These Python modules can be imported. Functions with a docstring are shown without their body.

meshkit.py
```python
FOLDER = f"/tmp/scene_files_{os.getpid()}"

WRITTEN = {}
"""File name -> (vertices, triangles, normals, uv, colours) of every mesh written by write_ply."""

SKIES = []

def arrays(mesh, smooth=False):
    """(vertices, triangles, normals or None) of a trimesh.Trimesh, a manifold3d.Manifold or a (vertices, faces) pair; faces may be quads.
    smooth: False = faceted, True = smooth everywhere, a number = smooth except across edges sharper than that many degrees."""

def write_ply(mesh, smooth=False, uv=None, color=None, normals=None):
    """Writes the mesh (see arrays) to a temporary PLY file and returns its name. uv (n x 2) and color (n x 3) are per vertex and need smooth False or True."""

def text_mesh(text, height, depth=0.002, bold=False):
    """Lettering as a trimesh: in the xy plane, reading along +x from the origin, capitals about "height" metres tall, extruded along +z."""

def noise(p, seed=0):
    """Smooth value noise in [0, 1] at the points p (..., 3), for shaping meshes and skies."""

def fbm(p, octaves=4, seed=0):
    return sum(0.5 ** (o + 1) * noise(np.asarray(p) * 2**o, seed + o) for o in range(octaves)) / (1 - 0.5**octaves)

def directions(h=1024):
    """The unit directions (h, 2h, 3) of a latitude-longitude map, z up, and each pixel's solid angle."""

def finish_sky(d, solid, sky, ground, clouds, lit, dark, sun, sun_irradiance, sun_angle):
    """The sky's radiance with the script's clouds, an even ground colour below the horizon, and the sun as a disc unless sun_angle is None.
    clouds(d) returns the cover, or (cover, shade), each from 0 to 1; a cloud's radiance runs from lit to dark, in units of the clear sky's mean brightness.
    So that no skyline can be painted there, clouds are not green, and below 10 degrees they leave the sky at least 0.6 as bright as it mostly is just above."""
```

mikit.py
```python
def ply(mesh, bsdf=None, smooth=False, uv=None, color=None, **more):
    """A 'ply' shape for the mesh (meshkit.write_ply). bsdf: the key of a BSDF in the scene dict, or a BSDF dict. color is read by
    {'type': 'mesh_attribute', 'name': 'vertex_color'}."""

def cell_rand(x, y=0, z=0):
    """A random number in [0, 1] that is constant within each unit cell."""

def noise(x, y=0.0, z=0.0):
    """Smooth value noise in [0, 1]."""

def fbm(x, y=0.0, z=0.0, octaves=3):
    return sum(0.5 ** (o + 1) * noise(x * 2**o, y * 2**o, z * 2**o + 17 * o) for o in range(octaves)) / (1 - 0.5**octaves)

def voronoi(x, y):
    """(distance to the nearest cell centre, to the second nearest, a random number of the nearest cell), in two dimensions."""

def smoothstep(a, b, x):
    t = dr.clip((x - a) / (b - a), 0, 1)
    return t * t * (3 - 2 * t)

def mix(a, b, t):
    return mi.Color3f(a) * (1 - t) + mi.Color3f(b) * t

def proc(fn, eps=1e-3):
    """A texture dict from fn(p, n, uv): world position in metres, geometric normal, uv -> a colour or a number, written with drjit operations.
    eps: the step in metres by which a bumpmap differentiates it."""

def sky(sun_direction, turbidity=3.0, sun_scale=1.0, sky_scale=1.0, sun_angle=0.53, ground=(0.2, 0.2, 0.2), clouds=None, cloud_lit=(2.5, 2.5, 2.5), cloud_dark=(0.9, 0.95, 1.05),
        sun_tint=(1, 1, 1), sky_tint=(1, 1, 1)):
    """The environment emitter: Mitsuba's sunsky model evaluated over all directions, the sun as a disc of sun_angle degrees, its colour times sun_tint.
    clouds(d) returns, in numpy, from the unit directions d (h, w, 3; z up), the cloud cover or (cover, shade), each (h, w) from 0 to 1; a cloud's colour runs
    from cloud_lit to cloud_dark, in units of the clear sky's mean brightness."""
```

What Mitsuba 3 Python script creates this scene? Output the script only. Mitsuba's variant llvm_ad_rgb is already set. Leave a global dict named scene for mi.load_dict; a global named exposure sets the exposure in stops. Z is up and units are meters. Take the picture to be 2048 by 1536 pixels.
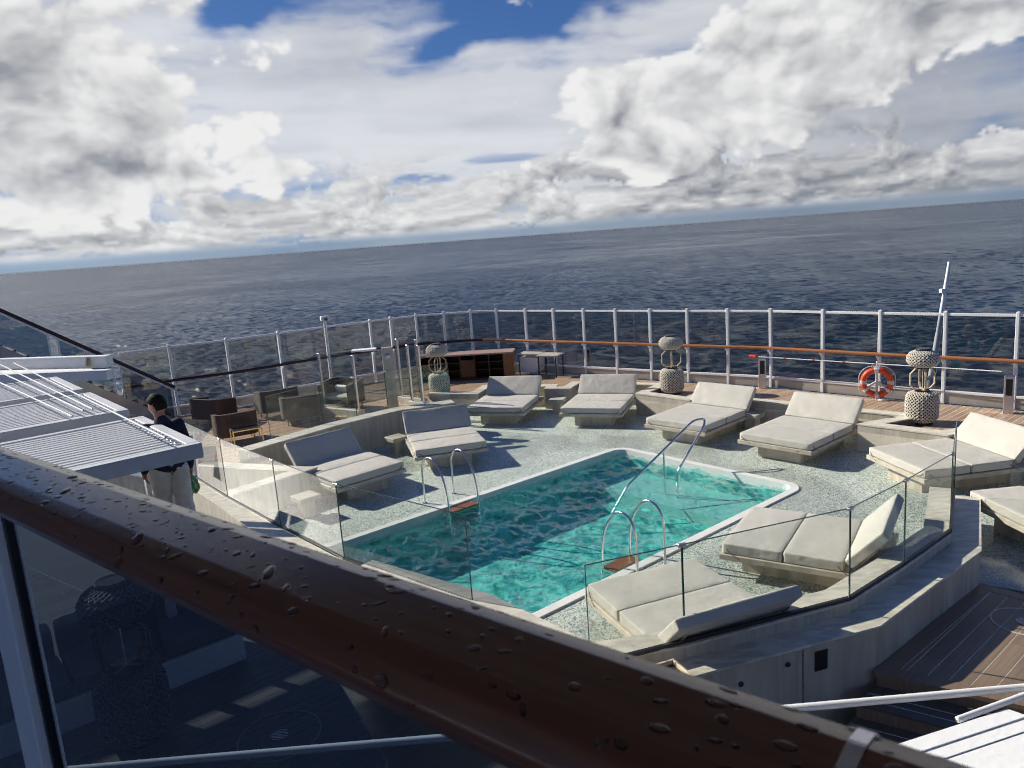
import math, random
import numpy as np
import trimesh
import mitsuba as mi
import drjit as dr
import mikit, meshkit
import shapely
from shapely.geometry import Polygon, LineString, MultiPolygon, box as sbox
from shapely import affinity
import manifold3d as m3

random.seed(7)
RNG = np.random.default_rng(11)
T = mi.ScalarTransform4f
scene, labels = {}, {}

# ------------------------------------------------------------------ camera, sky, exposure
H = 5.15                                   # eye height above the terrazzo (z = 0)
ROLL, PITCH = math.radians(4.217), math.radians(10.81)
fwd = np.array([0, math.cos(PITCH), -math.sin(PITCH)])
up0 = np.array([0, math.sin(PITCH), math.cos(PITCH)])
right0 = np.array([1.0, 0, 0])
up = up0 * math.cos(ROLL) - right0 * math.sin(ROLL) * (-1)
cam_o = np.array([0, 0, H])
scene['camera'] = {
    'type': 'thinlens', 'fov': 2 * math.degrees(math.atan(1024 / 1538.0)), 'fov_axis': 'x',
    'aperture_radius': 0.0012, 'focus_distance': 15.0, 'near_clip': 0.05, 'far_clip': 4000000.0,
    'to_world': T().look_at(origin=cam_o.tolist(), target=(cam_o + fwd).tolist(), up=up.tolist())}
exposure = 1.55

SUN = np.array([-0.88 * math.cos(math.radians(31)), 0.475 * math.cos(math.radians(31)), math.sin(math.radians(31))])


def clouds(d):
    """Cloud cover and shade by compass bearing and height in degrees: a thin streaked veil, heaped cumulus and a low band near the horizon."""
    az = np.degrees(np.arctan2(d[..., 0], d[..., 1]))
    el = np.degrees(np.arcsin(np.clip(d[..., 2], -1, 1)))

    def fb(fx, fy, octv, seed, wx=0.0, wy=0.0):
        p = np.stack([az * fx + wx, el * fy + wy, np.full_like(az, seed * 3.7)], -1)
        return meshkit.fbm(p, octv, seed)

    def sm(a, b, x):
        t = np.clip((x - a) / (b - a), 0, 1)
        return t * t * (3 - 2 * t)

    w1, w2 = fb(.16, .24, 5, 3) - .5, fb(.16, .24, 5, 9) - .5

    def blob(a, e, ra, re, tilt=0.0):
        x, y = az - a + w1 * 9, el - e + w2 * 5
        y = y - tilt * x
        return np.exp(-((x / ra) ** 2 + (y / re) ** 2))

    # high thin veil, streaked, with one clear blue gap
    hole = np.clip(1.4 * blob(-15.8, 15.7, 3.0, 1.1, .30) + 1.3 * blob(2.6, 14.9, 4.4, 1.8, -.10) + .8 * blob(-8, 17.9, 8, .8) + .55 * blob(-1.0, 13.2, 2.6, .7), 0, 1)
    vn = .65 * fb(.07, .36, 6, 21, wx=w1 * 1.6, wy=w2 * 1.5) + .35 * fb(.22, 1.5, 6, 22, wx=w1 * 3 + el * .12, wy=w2 * 3)
    veil = sm(.30, .62, vn + .26 * blob(-4, 9.5, 14, 5) + .24 * blob(20, 5, 20, 4) - .22 * sm(26, 40, np.abs(az)) - .22 * sm(18, 28, el) - .5 * hole)
    gap = sm(.56, .66, fb(.10, .9, 4, 27)) * np.exp(-((el - 4.9) / 1.0) ** 2) * sm(14, 8, np.abs(az + 6))
    veil = veil * (1 - .8 * gap) * (1 - .75 * sm(1.5, .5, el))
    # cumulus: heaped masses with crisp, billowing tops
    def worley(x, y, seed):
        xi, yi = np.floor(x), np.floor(y)
        best = np.full_like(x, 9.0)
        for a in (-1, 0, 1):
            for b in (-1, 0, 1):
                cx, cy = xi + a, yi + b
                hx = np.sin(cx * 127.1 + cy * 311.7 + seed) * 43758.5453
                hy = np.sin(cx * 269.5 + cy * 183.3 + seed) * 43758.5453
                best = np.minimum(best, (cx + hx - np.floor(hx) - x) ** 2 + (cy + hy - np.floor(hy) - y) ** 2)
        return np.sqrt(best)

    def heaps(sx=0.0, sy=0.0):
        x, y = (az + sx) * .19 + w1 * .8, (el + sy) * .27 + w2 * .7
        return 1.08 - (.52 * worley(x, y, 1) + .27 * worley(x * 2.1, y * 2.1, 2) + .15 * worley(x * 4.3, y * 4.3, 3) + .08 * worley(x * 8.9, y * 8.9, 4)) * 1.15

    puff = heaps()
    bill = puff
    mass = (1.15 * blob(-27, 12, 9, 7.0) + .75 * blob(-21, 6.6, 7, 2.2) + .45 * blob(-31, 4.5, 6, 2) +
            1.1 * blob(23, 11, 13, 3.6, .17) + .95 * blob(8.5, 9.0, 4.0, 2.8) + .5 * blob(8, 5.5, 5, 1.6) + .5 * blob(15, 5.8, 8, 1.8, .1) +
            1.0 * blob(31, 14, 12, 5) - .9 * hole)
    mass = mass + .10 * np.clip(sm(36, 52, np.abs(az)) + sm(19, 30, el), 0, 1)
    dens = np.clip(mass, 0, 1.2) * .62 + .80 * (puff - .62) + .35 * (fb(.26, .42, 7, 41, wx=w1 * 1.4) - .5)
    cum = sm(.21, .31, dens)
    # a low band of small heaps just above the horizon
    def lowf(sx=0.0, sy=0.0):
        e = 6.5 * np.log1p(np.clip(el + sy, .05, 40) * .55)              # heaps crowd together towards the horizon
        x, y = (az + sx) * .17 + w1 * 2.0, e * .34 + w2 * 1.0
        return .97 - .50 * worley(x, y, 7) - .24 * worley(x * 2.3, y * 2.3, 8) - .15 * worley(x * 4.9, y * 4.9, 9) - .11 * worley(x * 10, y * 10, 10) + .5 * (fb(.09, .5, 4, 53) - .5)

    low = lowf()
    ld_ = low + .24 * np.exp(-((el - 2.4) / 1.9) ** 2) - .10 * sm(4.2, 7, el) - .03
    lowc = sm(.51, .575, ld_) * sm(7.0, 4.5, el) * sm(.35, 1.15, el)
    haze = sm(1.6, .1, el) * .12
    cover = 1 - (1 - veil * .80) * (1 - cum * .98) * (1 - lowc * .95) * (1 - haze)
    # shade: a puff is dark where thicker cloud stands above it, and in the cores
    relief = np.clip((heaps(-.7, .8) - puff) * 2.0 + .42, 0, 1) * .55 + .10 * np.clip((heaps(-.22, .28) - puff) * 3.5, -.5, .6) + .45 * np.clip((heaps(-2.2, 2.2) - puff) * 1.7 + .48, 0, 1)
    dark = (.62 * blob(-28, 10.8, 4.2, 3.8) + .45 * blob(-19, 12.5, 3.5, 2.5) + .75 * blob(-26, 6.0, 5.0, 1.0, .05) + .85 * blob(-18.5, 6.4, 2.8, .6) + .75 * blob(-20, 4.6, 3.5, .45, .1) +
            .85 * blob(24, 7.2, 10, .75, .24) + .7 * blob(33, 10.5, 5.5, 2.2) + .75 * blob(9.5, 7.2, 1.4, 2.0) + .35 * blob(16, 4.2, 9, 1.2) + .40 * blob(17, 10.5, 5, 2.2, .3))
    edge = sm(.75, .25, dens)                                   # thin rims stay bright
    shade_c = np.clip(.13 + .40 * (fb(.3, .5, 6, 45) - .5) + .62 * (relief - .22) + .60 * np.clip(dark, 0, 1) * (.55 + .6 * relief) - .25 * edge, 0, 1)
    lrel = lowf(-.8, .55)
    shade_l = np.clip(.42 + 1.5 * (lrel - low) + .26 * sm(0, 16, az) + .3 * (fb(.12, .5, 4, 71) - .5), 0, 1)
    shade_v = np.clip(.20 + 1.0 * (fb(.10, .5, 5, 81, wx=w1) - .5) + .38 * sm(9, 26, az), 0, 1)
    kl = lowc * (1 - cum)
    shade = cum * shade_c + kl * shade_l + np.clip(1 - cum - kl, 0, 1) * shade_v
    hz = haze * np.clip(1 - kl, .3, 1)
    shade = shade * (1 - hz) + hz * .50
    return cover, shade


scene['sky'] = mikit.sky(SUN.tolist(), turbidity=2.5, clouds=clouds, cloud_lit=(6.2, 6.2, 6.15), cloud_dark=(1.75, 1.88, 2.15), sky_tint=(.31, .48, .82), sun_tint=(1.65, 1.95, 2.5))

# ------------------------------------------------------------------ materials
fbm, noise, mix, sstep, cr = mikit.fbm, mikit.noise, mikit.mix, mikit.smoothstep, mikit.cell_rand


def mat(name, d):
    scene[name] = {'type': 'twosided', 'bsdf': d} if d['type'] in ('principled', 'roughplastic', 'diffuse', 'roughconductor', 'bumpmap', 'blendbsdf', 'plastic') else d


def prin(col, rough=.5, metal=0.0, spec=.5, **k):
    c = mikit.proc(col) if callable(col) else {'type': 'rgb', 'value': list(col)}
    r = mikit.proc(rough) if callable(rough) else float(rough)
    return {'type': 'principled', 'base_color': c, 'roughness': r, 'metallic': float(metal), 'specular': float(spec), **k}


def bump(d, fn, scale, eps=1e-3):
    return {'type': 'bumpmap', 'arbitrary': mikit.proc(fn, eps), 'scale': float(scale), 'bsdf': d}


def terrazzo(p, n, uv):
    a = fbm(p.x * 54, p.y * 54, p.z * 54 + 3, 2)
    b = noise(p.x * 96 + 9, p.y * 96, p.z * 96 + 7)
    chip = sstep(.50, .56, a * .62 + b * .38)
    tone = fbm(p.x * .9, p.y * .9, 1.0, 3)
    light = mix((.525, .56, .50), (.62, .645, .585), noise(p.x * 31, p.y * 31, 1.))
    darkc = mix((.10, .17, .155), (.22, .285, .26), noise(p.x * 17, p.y * 17, 5.))
    return mix(light, darkc, chip) * (.86 + .24 * tone)




def wetness(p):
    return sstep(.50, .62, fbm(p.x * .55, p.y * .55, 4.0, 4))


mat('m_terrazzo', prin(lambda p, n, uv: terrazzo(p, n, uv) * (1 - .22 * wetness(p)), lambda p, n, uv: .42 - .27 * wetness(p), 0, .5))


def travertine(p, n, uv):
    h = p.x * 1.0 + p.y * .83
    k = p.x * .83 - p.y
    s = fbm(h * 9, k * 9, p.z * .9, 4)
    s2 = noise(h * 2.2, k * 2.2, p.z * .4 + 4)
    c = mix((.38, .345, .28), (.49, .45, .375), sstep(.25, .75, s))
    c = mix(c, (.28, .235, .18), sstep(.62, .80, s2) * .38)
    return c


mat('m_stone', prin(travertine, .5, 0, .35))


def coping(p, n, uv):
    s = fbm(p.x * 5, p.y * 16, p.z * 4, 4)
    return mix((.47, .44, .37), (.62, .585, .50), sstep(.3, .7, s)) * (.9 + .2 * noise(p.x * .9, p.y * .9, 2.))


mat('m_coping', prin(coping, .38, 0, .45))
mat('m_core', prin((.13, .12, .10), .7))


def cushion(p, n, uv):
    t = fbm(p.x * 3.1, p.y * 3.1, p.z * 3.1, 3)
    w = noise(p.x * 140, p.y * 140, p.z * 140)
    return mi.Color3f(.475, .455, .408) * (.88 + .16 * t + .08 * w)


mat('m_cushion', bump(prin(cushion, .62, 0, .3, sheen=.2), lambda p, n, uv: fbm(p.x * 6, p.y * 6, p.z * 6, 3) + .02 * noise(p.x * 300, p.y * 300, p.z * 300), .018, 4e-3))
mat('m_strap', prin((.09, .085, .08), .6))


def teak_var(base, seed):
    def fn(p, n, uv):
        a = p.x * .771 + p.y * .637
        b = -p.x * .637 + p.y * .771
        g = fbm(a * 2.2, b * 46 + seed, 2.0, 4)
        st = fbm(a * .7, b * .7, 8.0, 3)
        return mi.Color3f(*base) * (.66 + .46 * g + .26 * st)
    return fn


TEAK = [(.33, .225, .15), (.37, .26, .18), (.29, .20, .138)]
for i, c in enumerate(TEAK):
    mat(f'm_teak{i}', prin(teak_var(c, i * 13.0), .48, 0, .4))
for i, c in enumerate([(.21, .145, .105), (.235, .165, .118)]):
    mat(f'm_comp{i}', prin(teak_var(c, 5 + i * 9.0), .42, 0, .45))
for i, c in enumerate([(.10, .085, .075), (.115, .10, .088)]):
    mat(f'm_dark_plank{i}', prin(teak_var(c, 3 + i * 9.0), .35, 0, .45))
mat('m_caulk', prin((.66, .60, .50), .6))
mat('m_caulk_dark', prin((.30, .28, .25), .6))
mat('m_white', prin(lambda p, n, uv: mi.Color3f(.74, .75, .76) * (.9 + .14 * fbm(p.x * 2.3, p.y * 2.3, p.z * 2.3, 3)), .3, 0, .5))
mat('m_louvre', prin(lambda p, n, uv: mi.Color3f(.50, .515, .545) * (.9 + .16 * fbm(p.x * 2.3, p.y * 2.3, p.z * 2.3, 3)), .35, 0, .5))
mat('m_white_wet', bump(prin((.80, .81, .83), .12, 0, .5), lambda p, n, uv: sstep(.55, .72, noise(p.x * 45, p.y * 45, p.z * 45)) * .6 + fbm(p.x * 6, p.y * 6, 1., 2), .0010, 2e-3))
mat('m_hull', prin((.07, .08, .10), .5))
mat('m_grey_paint', prin((.34, .36, .40), .5))
mat('m_steel', {'type': 'roughconductor', 'material': 'Cr', 'alpha': .12})
mat('m_brushed', {'type': 'roughconductor', 'material': 'Cr', 'alpha': .22})
mat('m_dark_metal', prin((.05, .05, .055), .35, .6))
mat('m_black', prin((.012, .012, .014), .35))
mat('m_brass', prin((.62, .48, .27), .3, .9))
mat('m_grey_kick', prin(lambda p, n, uv: mi.Color3f(.38, .36, .34) * (.8 + .4 * fbm(p.x * 1.5, p.y * 1.5, p.z * 3, 3)), .14, .25, .6))
mat('m_glass', {'type': 'thindielectric', 'int_ior': 1.5, 'specular_reflectance': {'type': 'rgb', 'value': .6}, 'specular_transmittance': {'type': 'rgb', 'value': [.90, .94, .92]}})
mat('m_glass_grey', {'type': 'thindielectric', 'int_ior': 1.5, 'specular_transmittance': {'type': 'rgb', 'value': [.50, .52, .53]}})
mat('m_glass_smoke', {'type': 'thindielectric', 'int_ior': 1.5, 'specular_transmittance': {'type': 'rgb', 'value': [.24, .32, .42]}})
mat('m_glass_edge', prin((.03, .07, .065), .15, 0, .6))


def varnish(p, n, uv):
    g = fbm((p.x * .765 - p.y * .645) * 9, (p.x * .645 + p.y * .765) * 130, p.z * 130, 4)
    return mix((.14, .042, .018), (.26, .085, .034), g)


mat('m_varnish', {'type': 'roughplastic', 'diffuse_reflectance': mikit.proc(varnish), 'int_ior': 1.6, 'alpha': .055})
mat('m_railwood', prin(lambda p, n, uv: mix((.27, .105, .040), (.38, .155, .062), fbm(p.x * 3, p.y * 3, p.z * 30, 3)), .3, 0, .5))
mat('m_darkrail', prin((.045, .016, .012), .3, 0, .4))  # stair rail wood; elsewhere stands in for wood in shade
mat('m_drop', {'type': 'dielectric', 'int_ior': 1.33})


def tiles(p, n, uv):
    """Small glass mosaic in mottled turquoise, with caustic light strands painted into the colour."""
    q = .03
    r = cr(p.x / q, p.y / q, p.z / q)
    wx, wy = fbm(p.x * 2.1, p.y * 2.1, p.z * 2.1, 3), fbm(p.x * 2.1 + 7, p.y * 2.1 + 3, p.z * 2.1, 3)
    v = noise(p.x * 3.4 + 3.5 * wx, p.y * 3.4 + 3.5 * wy, p.z * 3)
    v2 = noise(p.x * 8 + 5 * wy, p.y * 8 + 5 * wx, p.z * 6)
    painted_caustics = (1 - dr.abs(2 * v - 1)) * .5 + (1 - dr.abs(2 * v2 - 1)) * .5
    return mix((.03, .20, .19), (.36, .68, .58), sstep(.45, 1.05, painted_caustics) * .78 + (r - .3) * .28)


mat('m_pooltile', prin(tiles, .3))


def shelf_tile(p, n, uv):
    return mix(terrazzo(p, n, uv), (.24, .50, .44), .35)


mat('m_shelf', prin(shelf_tile, .35))
mat('m_rim', prin(lambda p, n, uv: mi.Color3f(.66, .66, .63) * (.9 + .14 * fbm(p.x * 3, p.y * 3, 0., 3)), .35))
scene['m_water'] = {'type': 'blendbsdf', 'weight': .05, 'bsdf_0': {'type': 'thindielectric', 'int_ior': 1.33, 'specular_transmittance': {'type': 'rgb', 'value': [.62, .92, .92]}},
                    'bsdf_1': {'type': 'twosided', 'bsdf': {'type': 'diffuse', 'reflectance': {'type': 'rgb', 'value': [.02, .46, .48]}}}}


def sea_rough(p, n, uv):
    """Gusts roughen the water in patches."""
    return .19 + .20 * fbm(p.x * .006, p.y * .006, 2., 4) + .10 * noise(p.x * .05, p.y * .05, 5.)


SEA_BUMP = lambda p, n, uv: fbm(p.x * .075 + .02 * p.y, p.y * .11, 3.0, 3)  # noqa: E731
mat('m_sea', bump(prin(lambda p, n, uv: mix((.009, .022, .044), (.017, .034, .060), fbm(p.x * .012, p.y * .03, 1., 3)), sea_rough, 0, .6), SEA_BUMP, .85, .4))
mat('m_wicker', prin(lambda p, n, uv: mix((.46, .42, .35), (.66, .61, .53), noise(p.x * 60, p.y * 60, p.z * 60)), .7))
mat('m_wicker_shaded', prin(lambda p, n, uv: mix((.05, .052, .06), (.12, .12, .13), noise(p.x * 60, p.y * 60, p.z * 60)), .7))  # shaded copy of the wicker colour, for the near lamp
mat('m_wicker_core', prin((.10, .085, .07), .8))
mat('m_ringwood', prin(lambda p, n, uv: mix((.46, .36, .24), (.60, .49, .34), fbm(p.x * 20, p.y * 20, p.z * 60, 3)), .5))
mat('m_orange', prin(lambda p, n, uv: mi.Color3f(.72, .085, .02) * (.85 + .2 * fbm(p.x * 9, p.y * 9, p.z * 9, 3)), .45))
mat('m_tape', prin((.55, .56, .56), .35))
mat('m_red', prin((.60, .03, .02), .4))
mat('m_rope', prin((.65, .63, .58), .7))
mat('m_cabinet', prin(lambda p, n, uv: mix((.040, .014, .009), (.085, .028, .016), fbm(p.x * 2.5, p.y * 2.5, p.z * 26, 4)), .28, 0, .5))
mat('m_cabinet_side', prin(lambda p, n, uv: mix((.15, .062, .026), (.24, .105, .045), fbm(p.x * 22, p.y * 22, p.z * 2.5, 4)), .3, 0, .5))
mat('m_cabinet_dark', prin((.012, .008, .007), .5))
mat('m_cabtop', prin((.33, .22, .18), .35))
mat('m_leather', prin(lambda p, n, uv: mi.Color3f(.060, .030, .024) * (.8 + .4 * fbm(p.x * 14, p.y * 14, p.z * 14, 3)), .5))
mat('m_weave', prin(lambda p, n, uv: mi.Color3f(.085, .078, .066) * (.7 + .5 * noise(p.x * 55, p.y * 55, p.z * 55)), .6))
mat('m_seatpad', prin((.42, .38, .32), .8))
mat('m_white_cloth', prin((.80, .78, .73), .8))
mat('m_tabletop', prin(lambda p, n, uv: mi.Color3f(.40, .37, .32) * (.8 + .4 * fbm(p.x * 4, p.y * 4, p.z, 3)), .35))
mat('m_navy', prin(lambda p, n, uv: mi.Color3f(.010, .014, .035) * (.7 + .6 * fbm(p.x * 40, p.y * 40, p.z * 40, 2)), .85))
mat('m_chino', prin(lambda p, n, uv: mi.Color3f(.60, .54, .45) * (.8 + .35 * fbm(p.x * 7, p.y * 7, p.z * 5, 4)), .85))
mat('m_skin', prin((.34, .17, .115), .5))
mat('m_hair', prin((.008, .006, .005), .75, 0, .2))
mat('m_shoe', prin((.05, .035, .03), .5))
mat('m_greencloth', prin(lambda p, n, uv: mix((.13, .30, .10), (.36, .50, .25), noise(p.x * 30, p.y * 30, p.z * 30)), .8))
mat('m_fabric_white', prin((.74, .73, .70), .8))
mat('m_navy_pad', prin((.10, .105, .115), .8))

# ------------------------------------------------------------------ helpers


def num(name):
    if name not in scene and name not in labels and not any(k.startswith(name + '__') for k in KEYS.get(name, ())):
        if name not in USED:
            USED.add(name)
            return name
    i = COUNT.get(name, 0)
    while True:
        i += 1
        k = f'{name}_{i:03d}'
        if k not in USED:
            COUNT[name] = i
            USED.add(k)
            return k


USED, COUNT, KEYS = set(), {}, {}


def thing(name, label, cat, group=None, kind=None):
    k = num(name)
    labels[k] = {'label': label, 'category': cat}
    if group:
        labels[k]['group'] = group
    if kind:
        labels[k]['kind'] = kind
    return k


def solo(name, mesh, m, label, cat, group=None, smooth=False, kind=None, **kw):
    k = thing(name, label, cat, group, kind)
    scene[k] = mikit.ply(mesh, m, smooth, **kw)
    return k


def part(parent, name, mesh, m, smooth=False, label=None, kind=None, **kw):
    k = num(parent + '__' + name)
    scene[k] = mikit.ply(mesh, m, smooth, **kw)
    if label or kind:
        labels[k] = {}
        if label:
            labels[k]['label'] = label
        if kind:
            labels[k]['kind'] = kind
    return k


def struct(name, mesh, m, label, smooth=False, kind='structure', **kw):
    k = num(name)
    if mesh is not None:
        scene[k] = mikit.ply(mesh, m, smooth, **kw)
    labels[k] = {'label': label, 'category': name.replace('_', ' '), 'kind': kind}
    return k


cat_ = trimesh.util.concatenate


def tf(mesh, rz=0.0, at=(0, 0, 0), ry=0.0, rx=0.0):
    m = mesh.copy()
    if rx:
        m.apply_transform(trimesh.transformations.rotation_matrix(rx, [1, 0, 0]))
    if ry:
        m.apply_transform(trimesh.transformations.rotation_matrix(ry, [0, 1, 0]))
    if rz:
        m.apply_transform(trimesh.transformations.rotation_matrix(rz, [0, 0, 1]))
    m.apply_translation(at)
    return m


def bx(x0, x1, y0, y1, z0, z1, c=.004):
    """Chamfered box."""
    c = min(c, (x1 - x0) * .3, (y1 - y0) * .3, (z1 - z0) * .3)
    pts = []
    for sx in (0, 1):
        for sy in (0, 1):
            for sz in (0, 1):
                X, Y, Z = (x0, x1)[sx], (y0, y1)[sy], (z0, z1)[sz]
                dx, dy, dz = (c, -c)[sx], (c, -c)[sy], (c, -c)[sz]
                pts += [[X, Y + dy, Z + dz], [X + dx, Y, Z + dz], [X + dx, Y + dy, Z]]
    return trimesh.convex.convex_hull(np.array(pts))


def prism(poly, z0, z1):
    out = []
    for g in getattr(poly, 'geoms', [poly]):
        if g.geom_type == 'Polygon' and g.area > 1e-6:
            m = trimesh.creation.extrude_polygon(g, z1 - z0, engine='earcut')
            m.apply_translation([0, 0, z0])
            out.append(m)
    return cat_(out) if out else None


def tube(path, r, sides=10, closed=False):
    p = np.asarray(path, float)
    n = len(p)
    if closed:
        t = np.roll(p, -1, 0) - np.roll(p, 1, 0)
    else:
        t = np.gradient(p, axis=0)
    t /= np.linalg.norm(t, axis=1, keepdims=True) + 1e-12
    a = np.cross(t[0], [0, 0, 1.0] if abs(t[0][2]) < .9 else [1.0, 0, 0])
    a /= np.linalg.norm(a)
    rows = []
    ang = np.arange(sides) * 2 * math.pi / sides
    rr = np.broadcast_to(r, (n,))
    for i in range(n):
        a = a - t[i] * np.dot(a, t[i])
        a /= np.linalg.norm(a) + 1e-12
        b = np.cross(t[i], a)
        rows.append(p[i] + rr[i] * (np.cos(ang)[:, None] * a + np.sin(ang)[:, None] * b))
    v = np.vstack(rows)
    f = []
    m = n if closed else n - 1
    for i in range(m):
        for j in range(sides):
            a0, a1 = i * sides + j, i * sides + (j + 1) % sides
            b0, b1 = ((i + 1) % n) * sides + j, ((i + 1) % n) * sides + (j + 1) % sides
            f += [[a0, a1, b1], [a0, b1, b0]]
    if not closed:
        c0, c1 = len(v), len(v) + 1
        v = np.vstack([v, p[0], p[-1]])
        for j in range(sides):
            f.append([c0, (j + 1) % sides, j])
            f.append([c1, (n - 1) * sides + j, (n - 1) * sides + (j + 1) % sides])
    return trimesh.Trimesh(v, f, process=False)


def bend(pts, r=.1, seg=6):
    """Polyline with rounded corners."""
    p = [np.array(q, float) for q in pts]
    out = [p[0]]
    for i in range(1, len(p) - 1):
        a, b, c = p[i - 1], p[i], p[i + 1]
        u, w = a - b, c - b
        k = min(r, np.linalg.norm(u) * .49, np.linalg.norm(w) * .49)
        s, e = b + u / np.linalg.norm(u) * k, b + w / np.linalg.norm(w) * k
        for q in np.linspace(0, 1, seg + 1):
            out.append((1 - q) ** 2 * s + 2 * q * (1 - q) * b + q * q * e)
    out.append(p[-1])
    return np.array(out)


def lathe(prof, sections=32):
    return trimesh.creation.revolve(np.array(prof, float), sections=sections)


def soft(sx, sy, sz, r, n=10, puff=0.0, seed=0, wr=.0):
    """Upholstered cushion: rounded box with a crowned top and slight unevenness, centred in x, y, resting on z = 0."""
    m = trimesh.creation.box([1, 1, 1])
    vs, fs, at = [], [], 0
    g = np.linspace(-1, 1, n + 1)
    g = np.sign(g) * np.abs(g) ** .8
    for ax in range(3):
        for s in (-1, 1):
            A, B = np.meshgrid(g, g, indexing='ij')
            c = np.zeros(A.shape + (3,))
            c[..., ax] = s
            c[..., (ax + 1) % 3] = A
            c[..., (ax + 2) % 3] = B
            i, j = np.meshgrid(np.arange(n), np.arange(n), indexing='ij')
            q = (i * (n + 1) + j).ravel()
            quad = np.stack([q, q + n + 1, q + n + 2, q + 1], -1)
            if s < 0:
                quad = quad[:, ::-1]
            vs.append(c.reshape(-1, 3))
            fs.append(quad + at)
            at += (n + 1) ** 2
    v = np.vstack(vs)
    f = np.vstack(fs)
    h = np.array([sx, sy, sz]) / 2
    P = v * h
    inner = np.clip(P, -(h - r), h - r)
    d = P - inner
    L = np.linalg.norm(d, axis=1, keepdims=True)
    P = np.where(L > 1e-9, inner + d / np.maximum(L, 1e-9) * np.minimum(r, L * 1.0 + 0 * r), P)
    P = np.where(L > 1e-9, inner + d / np.maximum(L, 1e-9) * r, P)
    X, Y = v[:, 0], v[:, 1]
    P[:, 2] += puff * (1 - X ** 2) * (1 - Y ** 2) * (v[:, 2] > 0) * np.clip(v[:, 2], 0, 1)
    if wr:
        q = P * [3.2, 3.2, 3.2] + seed * 5.1
        P += (np.stack([meshkit.fbm(q + k * 7.7, 3, k) for k in range(3)], -1) - .5) * wr
    P[:, 2] += sz / 2
    m = trimesh.Trimesh(P, np.vstack([f[:, [0, 1, 2]], f[:, [0, 2, 3]]]), process=False)
    m.merge_vertices()
    return m


def hull_pts(pts):
    return trimesh.convex.convex_hull(np.array(pts, float))


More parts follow.
